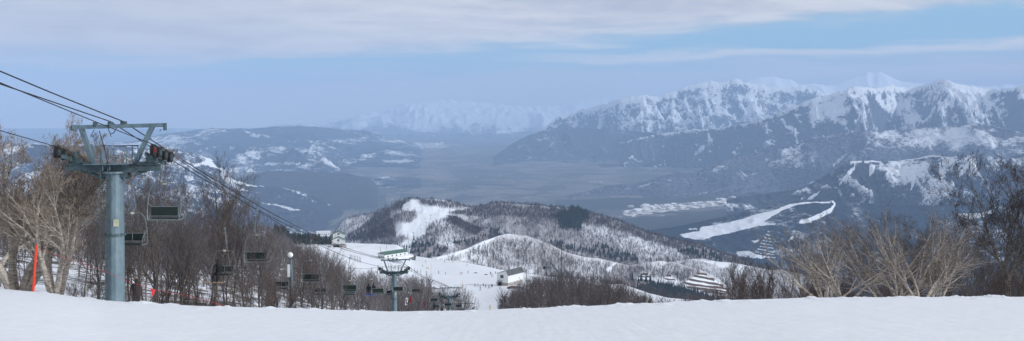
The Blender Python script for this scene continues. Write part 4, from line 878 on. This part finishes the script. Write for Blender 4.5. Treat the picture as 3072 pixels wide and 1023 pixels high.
# big white machine house
x, y, z = hit(1524, 858); z -= 1.2
t = empty('machine_house', (x, y, z), -math.radians(35), label='large white building with dark grey roof and beige base beside the piste', category='building'); t.scale = (.85, .74, .86)
prism([(-9, 0), (0, 0), (0, 3.2), (-9, 3.2)], 0, 20).build('base_wall', M['beige'], t)
prism([(-9.02, 3.2), (.04, 3.2), (.04, 8.3), (-1.3, 11.1), (-9.02, 8.6)], -.04, 20.04).build('wall', M['white'], t)
b = MB(); slab(b, (-9.5, 8.75), (-1.25, 11.4), -.5, 20.5, .22); slab(b, (-1.3, 11.45), (.45, 7.9), -.5, 20.5, .22); b.build('roof', M['dgroof'], t)
window(t, (-4.9, -.08, 7.0), (2.6, .1, 2.0)); b = MB(); b.box((-6.6, -.07, 1.7), (3.0, .12, 3.0)); b.build('doorway', M['dark'], t)
b = MB(); b.box((-6.2, -1.0, 4.0), (3.6, 1.8, .2)); b.build('door_canopy', M['dgroof'], t)
for yy in (4, 8, 12, 16): window(t, (.05, yy, 1.9), (.06, 1.2, .8))
# small sheds
x, y, z = hit(1512, 934)
t = empty('small_shed', (x, y, z-.6), math.radians(-14), label='small pale green shed at the edge of the thicket under the piste', category='shed')
prism([(-2.3, 0), (2.3, 0), (2.3, 2.3), (0, 3.3), (-2.3, 2.3)], 0, 4).build('wall', M['green_wall'], t)
b = MB(); slab(b, (-2.7, 2.2), (.05, 3.5), -.3, 4.3, .12); slab(b, (-.05, 3.5), (2.7, 2.2), -.3, 4.3, .12); b.build('roof', M['snow'], t)
window(t, (.3, -.03, 1.5), (.9, .06, .8)); b = MB(); b.box((-1.3, -.03, .95), (.8, .08, 1.9)); b.build('door', M['dgroof'], t)
x, y, z = hit(1234, 780)
t = empty('operator_hut', (x, y, z-.4), math.radians(5), label='low dark green operator hut at the right end of the hall', category='hut')
prism([(-3.4, 0), (3.4, 0), (3.4, 2.6), (0, 3.2), (-3.4, 2.6)], 0, 4).build('wall', simple('dark_green_boards', (.07, .10, .085), .8), t)
b = MB(); slab(b, (-3.8, 2.6), (.05, 3.4), -.3, 4.3, .15); slab(b, (-.05, 3.4), (3.8, 2.6), -.3, 4.3, .15); b.build('roof', M['dgroof'], t); window(t, (1., -.03, 1.6), (1.6, .06, .9)); window(t, (-1.4, -.03, 1.6), (1.2, .06, .9))
# low white building beyond the station
x, y, z = (970-HX)/F*2650, 2650., Z_(708, 2650)
t = empty('distant_lodge', (x, y, z), .2, label='distant white flat roofed lodge beyond the station', category='building')
b = MB(); b.box((0, 0, 6), (36, 18, 12)); b.build('wall', M['white'], t); b = MB(); b.box((0, 0, 12.4), (38, 20, .8)); b.build('roof', M['snow'], t)
for k in range(6): window(t, (-14+5.6*k, -9.03, 6), (3, .1, 2.4))

# ------------------------------------------------------------------ poles, pylons, fences
def pole(px, py, h, r, mat, label, name='pole', cat='pole', group=None, band_='snow_slope', cap=False):
    x, y, z = hit(px, py, band_); b = MB(); b.tube([(0, 0, -.5), (0, 0, h*.5), (0, 0, h)], [r, r*.95, r*.85], 7)
    if cap: b.box((0, -.1, h*.8), (r*5, .2, .3)); b.box((0, 0, h-.4), (1.4, .1, .1))
    o = b.build(name, mat, None, label=label, category=cat); o.location = (x, y, z)
    if group: o['group'] = group
    return o
pole(1293, 826, 8, .09, M['pole_or'], 'thin orange marker pole standing mid piste, upper of two', 'marker_pole')
pole(1387, 874, 5.5, .09, M['pole_or'], 'thin orange marker pole on the piste right of the dark net', 'marker_pole')
pole(1279, 866, 9, .13, M['galv_dark'], 'grey utility pole just above the trees right of the second tower', 'utility_pole', cap=True)
pole(1225, 768, 8, .16, M['galv_dark'], 'dark utility pole behind the operator hut', 'utility_pole', cap=True)
pole(1141, 775, 8, .12, M['wood'], 'thin timber pole at the left end of the hall', 'timber_pole')
pole(1159, 752, 8, .10, M['wood'], 'thin timber pole behind the hall roof', 'timber_pole')
pole(1579, 838, 7, .16, M['galv_dark'], 'dark pole at the right wall of the machine house', 'utility_pole')
pole(1861, 884, 5.5, .16, M['wood'], 'single timber pole on the white mound right of the thicket', 'timber_pole')
pole(1685, 928, 22, .16, M['galv_dark'], 'very tall dark pole rising through the middle thicket', 'utility_pole', cap=True)
pole(1363, 768, 9, .2, M['galv_dark'], 'pole on the snowy left shoulder of the second hill', 'utility_pole', band_='second_hill')
pole(1503, 712, 4, .3, M['wood'], 'short post near the top of the second hill', 'timber_pole', band_='second_hill')
for i, (px, py) in enumerate(((1292, 662), (1278, 682), (1263, 703), (1240, 714), (1226, 728))):
    x, y, z = hit(px, py, 'central_hill_spur' if py > 650 else 'central_hill'); b = MB(); b.tube([(0, 0, -1), (0, 0, 9)], .35, 6); b.box((0, 0, 9), (5, .5, .5))
    for s in (-1, 1): b.box((s*2.3, 0, 8.7), (.3, 1.8, .5))
    o = b.build('small_lift_pylon', M['galv_dark'], None, label='small T shaped lift pylon on the hillside piste, number %s from the top' % ('one', 'two', 'three', 'four', 'five')[i], category='lift pylon', group='small pylons on the hillside piste'); o.location = (x, y, z)
# lattice top station right of the machine house
x, y, z = hit(1650, 846); t = empty('lift_terminal', (x, y, z), -.2, label='dark lift terminal frame on two posts right of the machine house', category='lift terminal')
for xx in (-2.2, .6): b = MB(); b.tube([(xx, 0, -1), (xx, 0, 10)], .22, 7); b.build('post', M['galv_dark'], t)
b = MB(); b.beam((-4, 0, 9.2), (1.4, 0, 9.2), .4, .4); b.beam((.2, 0, 13), (6.5, 0, 5.0), .7, 1.0, (0, 1, 0)); b.beam((.6, 0, 9.5), (.3, 0, 13), .3, .3); b.build('beam', M['galv_dark'], t)
b = MB(); b.tube([(-3.6, -.5, 9.0), (-3.6, .5, 9.0)], 1.0, 14); b.build('bull_wheel', M['rubber'], t)
def post_fence(pts, n, h, label, netting=False, r=.12):
    P_ = [np.array(hit(*p)) for p in pts]; t = empty('snow_fence', P_[0], 0, label=label, category='fence'); o0 = P_[0]
    L = np.linspace(0, len(P_)-1, n); Q = []
    for u in L:
        i = min(int(u), len(P_)-2); Q.append(P_[i]*(1-(u-i))+P_[i+1]*(u-i)-o0)
    for qn in Q: b = MB(); b.tube([qn-(0, 0, .4), qn+(random.uniform(-.15, .15), 0, h*random.uniform(.85, 1.1))], r, 6); b.build('post', M['wood'], t)
    b = MB()
    for a, c in zip(Q[:-1], Q[1:]): b.beam(a+(0, 0, h*.35), c+(0, 0, h*.35), .05, h*.25 if netting else .1)
    b.build('net' if netting else 'rail', M['wood'], t); return t
post_fence([(1156, 802), (1210, 812), (1262, 822)], 12, 3.0, 'fence of dark posts behind the second tower head')
post_fence([(1050, 778), (1066, 784), (1082, 792)], 8, 3.4, 'short fence of grey posts on the slope left of the hall')
post_fence([(1298, 843), (1320, 850), (1342, 860)], 6, .9, 'long dark low net lying on the piste above the thicket', True, .06)
x, y, z = hit(1540, 866); b = MB(); b.ball((0, 0, .3), (3.5, 1.6, 1.1), 12, 7); b.ball((3, .4, .1), (2.4, 1.2, .8), 10, 6)
o = b.build('rock', M['wood'], None, label='bare brown rock bank below the machine house', category='rock'); o.location = (x, y, z)
# avalanche fences on the second hill
def strip(name, pts, h, label, group, bnd='second_hill'):
    Q = []
    for k in range(len(pts)-1):
        for u in np.linspace(0, 1, 9)[:-1]: Q.append(hit(pts[k][0]*(1-u)+pts[k+1][0]*u, pts[k][1]*(1-u)+pts[k+1][1]*u, bnd))
    Q.append(hit(*pts[-1], bnd)); Q = np.array(Q); Q[:, 1] = smooth1(Q[:, 1], 5); Q[:, 0] = [(pts[0][0]+(pts[-1][0]-pts[0][0])*i/(len(Q)-1)-HX)/F*Q[i, 1] for i in range(len(Q))]; Q[:, 2] = smooth1(Q[:, 2], 3)
    o0 = Q[0].copy(); Q = Q-o0; b = MB()
    V = []
    for q_ in Q:
        hh = h*random.uniform(.85, 1.12); V += [q_+(0, 0, -.8), q_+(0, 0, hh), q_+(0, .5, hh), q_+(0, .5, -.8)]
    n = len(Q); qd = [(i*4+j, i*4+(j+1) % 4, (i+1)*4+(j+1) % 4, (i+1)*4+j) for i in range(n-1) for j in range(4)]+[(0, 3, 2, 1), ((n-1)*4, (n-1)*4+1, (n-1)*4+2, (n-1)*4+3)]
    b._add(V, qd); o = b.build(name, M['wood'], None, label=label, category='avalanche fence', group=group); o.location = o0
av = [[(655, 596), (724, 606)], [(635, 616), (775, 640)], [(600, 640), (835, 680)], [(565, 664), (870, 710)], [(590, 692), (880, 728)], [(700, 722), (890, 744)]]
for k, p in enumerate(av): strip('avalanche_fence', Zf(p), 3.8, 'dark avalanche fence across the large white clearing, %s row' % ('top', 'second', 'third', 'fourth', 'fifth', 'bottom')[k], 'avalanche fences on the second hill')
for k, p in enumerate([[(275, 604), (325, 604)], [(258, 618), (348, 620)], [(450, 612), (480, 614)], [(438, 632), (512, 642)]]): strip('avalanche_fence', Zf(p), 3.2 if k in (0, 2) else 2, ('dark avalanche fence, upper one in the leftmost small clearing', 'dark avalanche fence, lower one in the leftmost small clearing', 'dark avalanche fence, upper one in the middle small clearing', 'dark avalanche fence, lower one in the middle small clearing')[k], 'avalanche fences on the second hill')
evergreen_wood('evergreens_below_the_fences', *S('second_hill', 9000, (1890, 2210), (0, .8), lambda x, y, z, qx, qy, s, d, r: inside(qx, qy, Zf([(235,655),(400,668),(560,705),(780,770),(900,800),(700,800),(200,720)])), 43), 8, m_ever, 43)

# ------------------------------------------------------------------ lamp post, red pole, rope with pennants
Y = 60; x, y, z = on(880, Y); top = P(872, 768, Y); t = empty('lamp_post', (x, y, z), 0, label='grey lamp post with a round white lamp, standing behind the snow edge', category='lamp post')
tp = np.array(top)-np.array((x, y, z)); b = MB(); b.tube([(0, 0, -.3), tp*.5, tp], [.10, .09, .075], 10); b.build('post', M['galv'], t)
b = MB(); b.tube([tp+(.02, .2, .02), tp+(.02, -.08, .02)], [.13, .2], 14); b.build('lamp_housing', M['galv_dark'], t)
b = MB(); b.ball(tp+(0, -.12, .08), (.17, .12, .17), 14, 10); b.build('lamp', simple('frosted_lamp_glass', (.85, .86, .82), .25), t, smooth=True)
pp = np.array(P(867, 812, Y))-np.array((x, y, z)); b = MB(); b.box(pp, (.16, .16, .75)); b.build('speaker_box', M['white'], t)
b = MB(); b.box(pp+(.12, 0, -.8), (.14, .12, 1.5)); b.build('cable_box', M['rubber'], t)
for k in range(6): b = MB(); b.box(tp*(.25+.1*k)+(-.14, -.06, 0), (.12, .03, .03)); b.build('step', M['galv_dark'], t)
Y = 37.5; a = np.array(P(98, 884, Y)); a2 = np.array(P(110, 734, Y)); b = MB(); b.tube([(0, 0, -.1), (a2-a)*.5, a2-a], [.05, .048, .045], 8); o = b.build('marker_pole', M['orange'], None, label='bright orange red pole leaning beside the birch trunks', category='pole'); o.location = a
Y = 39.5; rp_ = [P(px, py, Y) for px, py in ((108, 745), (200, 775), (300, 808), (380, 842), (459, 868), (560, 886), (640, 908), (700, 925))]
t = empty('pennant_rope', rp_[0], 0, label='thin red barrier rope with a pennant, strung from the orange pole past the first tower', category='rope'); r0 = np.array(rp_[0])
b = MB(); b.tube(np.array(rp_)-r0, .0038, 4); b.build('rope', M['pinkred'], t)
c = np.array(P(459, 866, Y))-r0; b = MB(); b._add([c+(-.10, 0, 0), c+(.10, .03, -.05), c+(-.02, .02, -.34), c+(-.10, .012, 0), c+(.10, .042, -.05), c+(-.02, .032, -.34)], [(0, 1, 4, 3), (1, 2, 5, 4), (2, 0, 3, 5)], [(0, 2, 1), (3, 4, 5)]); b.build('pennant', M['pinkred'], t)

# ------------------------------------------------------------------ town roofs far down the valley
hb = MB(); hb.box((0, 0, 4), (22, 14, 9)); h0 = None
r_ = np.random.default_rng(77)
townpts = [(px, 628-(px-1890)*.085+r_.uniform(-10, 9)) for px in r_.uniform(1880, 2240, 46)]+[(px, r_.uniform(430, 440)) for px in r_.uniform(1200, 1330, 10)]
for i, (px, py) in enumerate(townpts):
    Yv = 694*F/(py-HY); g = 'houses of the town at the foot of the right hills' if i < 46 else 'houses of the far town in the haze'
    lb = 'tiny snow roofed house in the valley town below the right ridge' if i < 46 else 'tiny pale house in the far town in the valley haze'
    if h0 is None:
        h0 = empty('town_house', (0, 0, 0), 0, label=lb, category='house', group=g); hb.build('wall', M['cream'], h0)
        prism([(-12, 8.4), (12, 8.4), (0, 13)], -8, 8).build('roof', M['snow'], h0); t = h0
    else: t = copy_tree(h0)
    t.location = ((px-HX)/F*Yv, Yv, -702 if i < 46 else -700); t.rotation_euler = (0, 0, r_.uniform(0, 3)); s = r_.uniform(.7, 1.7)*(1.6 if i >= 46 else 1); t.scale = (s*1.5, s*1.4, s); t['label'] = lb; t['group'] = g
# ------------------------------------------------------------------ near trees
def bark(name, c1, c2, sc=4):
    m, nt, b = newmat(name); tc = nt.nodes.new('ShaderNodeTexCoord'); mp = nt.nodes.new('ShaderNodeMapping'); mp.inputs['Scale'].default_value = (1, 1, 2.5); nt.links.new(tc.outputs['Object'], mp.inputs[0])
    n = noise(nt, mp.outputs[0], sc, 6, .7, .5); nt.links.new(mixcol(nt, ramp(nt, n, .38, .62), c1, c2), b.inputs['Base Color']); b.inputs['Roughness'].default_value = .9; b.inputs['Specular IOR Level'].default_value = .1; return m
mb_pale = bark('pale_birch_bark', (.24, .21, .18), (.52, .465, .395)); mb_dark = bark('grey_brown_bark', (.055, .047, .043), (.13, .11, .10)); mt_brown = bark('brown_twigs', (.075, .06, .055), (.17, .14, .13)); mt_dark = bark('dark_twigs', (.05, .044, .045), (.12, .105, .103))
mb_mid = bark('grey_bark', (.10, .09, .08), (.25, .22, .19)); mt_grey = bark('grey_brown_twigs', (.085, .078, .08), (.19, .175, .175))
mt_pale = bark('pale_twigs', (.17, .135, .105), (.34, .28, .23)); mt_russet = bark('russet_twigs', (.05, .034, .03), (.11, .078, .066))
class Tree:
    def __init__(s, seed, H, stems, levels, spread, gnarl, trop, tw, nchild, lean=.12, r0=.02, droop=0, tuft=0):
        s.r = random.Random(seed); s.tr = MB(); s.bl = []; s.tw = tw; s.H = H; s.spread = spread; s.gn = gnarl; s.trop = trop; s.nc = nchild; s.lv = levels; s.tuft = tuft
        for k in range(stems):
            a = s.r.uniform(0, 6.28) if stems > 1 else 0; ln = lean*s.r.uniform(.5, 1.3)
            d = np.array((math.cos(a)*ln*2.2, math.sin(a)*ln*1.2, 1.)); d /= np.linalg.norm(d)
            s.branch(np.array((math.cos(a)*.12*(stems > 1), math.sin(a)*.12*(stems > 1), -.3)), d, H*s.r.uniform(.72, .95), H*r0*s.r.uniform(.8, 1.1), 0)
    def branch(s, p, d, L, r, lv):
        R = s.r; n = (9, 6, 4, 3)[min(lv, 3)]; pts = [p]; rad = [r]; dd = d.copy()
        for i in range(n):
            dd = dd+np.array((R.gauss(0, 1), R.gauss(0, 1), R.gauss(0, .6)))*s.gn+np.array((0, 0, s.trop*(1-abs(dd[2]))))
            dd /= np.linalg.norm(dd); p = p+dd*L/n; pts.append(p); rad.append(max(r*(1-.82*(i+1)/n), .004))
        if lv < s.lv: s.tr.tube(pts, rad, (7, 5, 4, 3)[min(lv, 3)], cap=False)
        else: s.bl.append((pts[0], pts[-1], s.tw*R.uniform(.7, 1.2)));
        if lv < s.lv:
            nc = s.nc[lv]
            for k in range(nc):
                t = (.22 if lv == 0 else .15)+(.8 if lv == 0 else .85)*(k+R.random())/nc; i = min(int(t*n), n-1); f = t*n-i
                q = pts[i]*(1-f)+pts[min(i+1, n)]*f; dir_ = pts[min(i+1, n)]-pts[i]; dir_ /= np.linalg.norm(dir_)
                a = R.uniform(0, 6.28); u = np.cross(dir_, (math.cos(a), math.sin(a), .3)); u /= np.linalg.norm(u)
                sp = s.spread*R.uniform(.6, 1.3); d2 = dir_*math.cos(sp)+u*math.sin(sp)
                s.branch(q, d2, L*R.uniform(.32, .62)*(1.15-.55*t), max(rad[i]*.55, .005), lv+1)
        elif s.tuft and R.random() < s.tuft:
            for _ in range(3): s.bl.append((pts[-1]+np.array([R.gauss(0, .06) for _ in range(3)]), pts[-1]+np.array([R.gauss(0, .09) for _ in range(3)]), .03))
    def make(s, name, barkm, twigm):
        t = empty(name, (0, 0, 0)); s.tr.build('trunk', barkm, t)
        P0 = np.array([b_[0] for b_ in s.bl]); P1 = np.array([b_[1] for b_ in s.bl]); w_ = np.array([b_[2] for b_ in s.bl]); r = np.random.default_rng(len(P0))
        segs = [(P0, P1, w_)]
        for k in range(3):       # side twiglets
            f = r.uniform(.2, .95, len(P0))[:, None]; q = P0+(P1-P0)*f; L = np.linalg.norm(P1-P0, axis=1, keepdims=True); d = (P1-P0)/np.maximum(L, 1e-6)+r.normal(0, .55, P0.shape)+(0, 0, .2)
            segs.append((q, q+d*L*r.uniform(.35, .7, (len(P0), 1)), w_*.75))
        V = []
        for a, b_, ww in segs:
            ang = r.uniform(0, 3.14, len(a)); off = np.stack([np.cos(ang), np.sin(ang), 0*ang], -1)*ww[:, None]/2
            V.append(np.stack([a-off, a+off, b_], 1))
        V = np.concatenate(V).reshape(-1, 3); me = raw_mesh('crown', V, None, np.arange(len(V)).reshape(-1, 3)); link('crown', me, twigm, t)
        zs = float(np.percentile(V[:, 2], 98.5)); t['_h'] = float(zs)
        return t
G = {}
G['birch'] = [Tree(3+k, 8, 5, 3, .55, .08, .10, .020, (9, 8, 8), .26, .022, tuft=.5).make('birch_tree', mb_pale, mt_pale) for k in range(2)]
G['vase'] = [Tree(13+k, 4.6, 6, 3, .48, .075, .05, .015, (7, 6, 5), .58, .017).make('birch_tree', mb_pale, mt_grey) for k in range(3)]
G['tall'] = [Tree(23+k, 11, 1 if k % 2 else 2, 3, .60, .07, .12, .032, (13, 7, 6), .08, .011).make('bare_tree', mb_dark if k != 1 else mb_mid, (mt_grey, mt_dark, mt_grey, mt_brown)[k]) for k in range(4)]
G['dense'] = [Tree(43+k, 9, 2, 3, .75, .10, .05, .030, (12, 8, 8), .10, .013, tuft=.5).make('dark_tree', mb_mid, mt_dark) for k in range(2)]
G['shrub'] = [Tree(53+k, 3.2, 7, 2, .55, .12, .08, .022, (9, 8), .55, .010).make('bare_shrub', mb_dark, (mt_russet, mt_brown)[k]) for k in range(2)]
used = set(); rt = random.Random(99); COUNT = [0]
def plant(kind, k, px, Y, top, label, cat, group=None, rz=None, base=None, sx=1.0, lean=0.0):
    src = G[kind][k % len(G[kind])]; x = (px-HX)/F*Y; g = ground_z(x, Y) if base is None else Z_(base, Y)
    h = Z_(top, Y)-g
    if src.name in used: t = copy_tree(src)
    else: used.add(src.name); t = src
    s = max(h, 1.2)/src['_h']; t.location = (x, Y, g); t.rotation_euler = (0, lean, rt.uniform(0, 6.28) if rz is None else rz); t.scale = (s*sx, s*sx, s)
    t['label'] = label; t['category'] = cat
    if group: t['group'] = group
    COUNT[0] += 1; return t
# the birches at the left edge
plant('birch', 0, 55, 44, 335, 'large pale birch with many stems at the left edge, brown seed tufts in its crown', 'tree', None, 1.0, sx=1.3)
plant('birch', 1, 168, 43, 400, 'pale birch right beside the orange pole, limbs spreading to the right', 'tree', None, 2.2, sx=1.15)
plant('birch', 1, -60, 50, 390, 'pale birch cut off by the left picture edge', 'tree', None, 4.4, sx=1.2)
# pale vase shaped birches on the right
for i, (px, top, Y, rz, sx, lb) in enumerate([(2478, 700, 44, .3, 1.2, 'low pale birch leaning left, leftmost of the right hand birches'), (2532, 655, 45, 1.9, 1.1, 'pale birch fanning upward, second from the left of the right hand birches'), (2664, 650, 46, 3.3, 1.1, 'pale birch with a stem bending to the right, third of the right hand birches'), (2706, 640, 45.5, 5.0, 1.15, 'tallest stemmed pale birch in the middle of the right hand birches'), (2764, 660, 44, .9, 1.0, 'pale birch with twisted stems, rightmost but one of the right hand birches'), (2805, 650, 47, 4.1, 1.05, 'pale birch beside the dark tall trees, rightmost of the right hand birches')]):
    plant('vase', i, px, Y, top, lb, 'tree', None, rz, sx=sx)
plant('dense', 0, 3024, 50, 480, 'tall dark twiggy tree near the right edge, left of a pair', 'tree', None, 1.2, sx=1.0)
plant('dense', 1, 3052, 51, 500, 'tall dark twiggy tree at the right edge, right of a pair', 'tree', None, 3.2, sx=1.0)
plant('dense', 0, 3190, 50, 520, 'dark twiggy tree just outside the right edge, its branches reaching in', 'tree', None, 4.2, sx=1.0)
# thickets: individuals nobody could tell apart
def thicket(n, px0, px1, Y0, Y1, topf, kinds, label, cat, group, minh=3, maxh=13, seed=0):
    rr = random.Random(seed)
    for i in range(n):
        px = px0+(px1-px0)*(i+rr.random())/n; Y = math.exp(rr.uniform(math.log(Y0), math.log(Y1))); Y = max(Y, 68+rr.random()*10) if 600 < px < 700 else Y; x = (px-HX)/F*Y; g = ground_z(x, Y)
        top = topf(px)+rr.uniform(-45, 120)*(.4 if px > 900 and px < 2000 else 1); h = Z_(top, Y)-g
        h = min(max(h, minh), maxh); kind = rr.choice(kinds)
        plant(kind, rr.randrange(4), px, Y, HY-(g+h)/Y*F, label, cat, group, sx=rr.uniform(.7, 1.0))
TL = lambda px: float(np.interp(px, [-300, 0, 170, 300, 420, 520, 640, 760, 860, 960, 1200], [560, 560, 600, 590, 545, 560, 580, 640, 690, 730, 790]))
thicket(46, -150, 1010, 56, 150, TL, ['tall'], 'bare brown tree in the thicket behind the snow edge, left half', 'tree', 'bare trees in the left thicket', 4, 11.5, 5)
thicket(26, 900, 1260, 130, 260, lambda px: float(np.interp(px, [900, 1000, 1100, 1260], [730, 765, 810, 850])), ['tall'], 'bare brown tree under the lift line around the second tower', 'tree', 'bare trees under the lift line', 4, 12, 6)
thicket(24, 1255, 1420, 215, 330, lambda px: float(np.interp(px, [1255, 1330, 1390, 1420], [850, 845, 875, 900])), ['tall'], 'bare tree in the rounded clump round the third tower', 'tree', 'bare trees round the third tower', 4, 10, 7)
thicket(24, 1530, 1960, 150, 330, lambda px: float(np.interp(px, [1530, 1580, 1640, 1740, 1850, 1960], [880, 835, 812, 818, 850, 900])), ['tall', 'tall', 'dense'], 'bare dark tree in the thicket below the machine house', 'tree', 'bare trees in the middle thicket', 4, 16, 8)
thicket(26, 2180, 3250, 52, 110, lambda px: float(np.interp(px, [2180, 2300, 2450, 2700, 3000, 3250], [800, 770, 710, 690, 680, 660])), ['tall', 'tall', 'dense'], 'bare dark tree in the thicket behind the right hand birches', 'tree', 'bare trees in the right thicket', 3, 12, 9)
thicket(40, 2170, 3150, 46, 75, lambda px: float(np.interp(px, [2170, 2300, 2500, 3150], [860, 820, 800, 790])), ['shrub'], 'low russet bare shrub behind the right snow edge', 'shrub', 'bare shrubs behind the right snow edge', 1.6, 4.5, 10)
thicket(26, 200, 900, 47, 70, lambda px: 850., ['shrub'], 'low brown bare shrub behind the left snow edge', 'shrub', 'bare shrubs behind the left snow edge', 1.2, 3.2, 11)
rr = random.Random(41)
for i, (px, top) in enumerate([(405, 560), (440, 500), (462, 470), (505, 560), (560, 590), (598, 555), (640, 500), (652, 520), (690, 560), (715, 470), (735, 600), (780, 590), (330, 560), (250, 545), (295, 600)]):
    plant('tall', i, px, rr.uniform(50, 62) if px < 590 else rr.uniform(68, 80), top, 'tall thin bare tree rising above the left thicket', 'tree', 'tall bare trees above the left thicket', sx=.8)
for g in G.values():
    for t in g:
        if t.name not in used:
            for c in list(t.children): bpy.data.objects.remove(c)
            bpy.data.objects.remove(t)
print('TREES', COUNT[0])
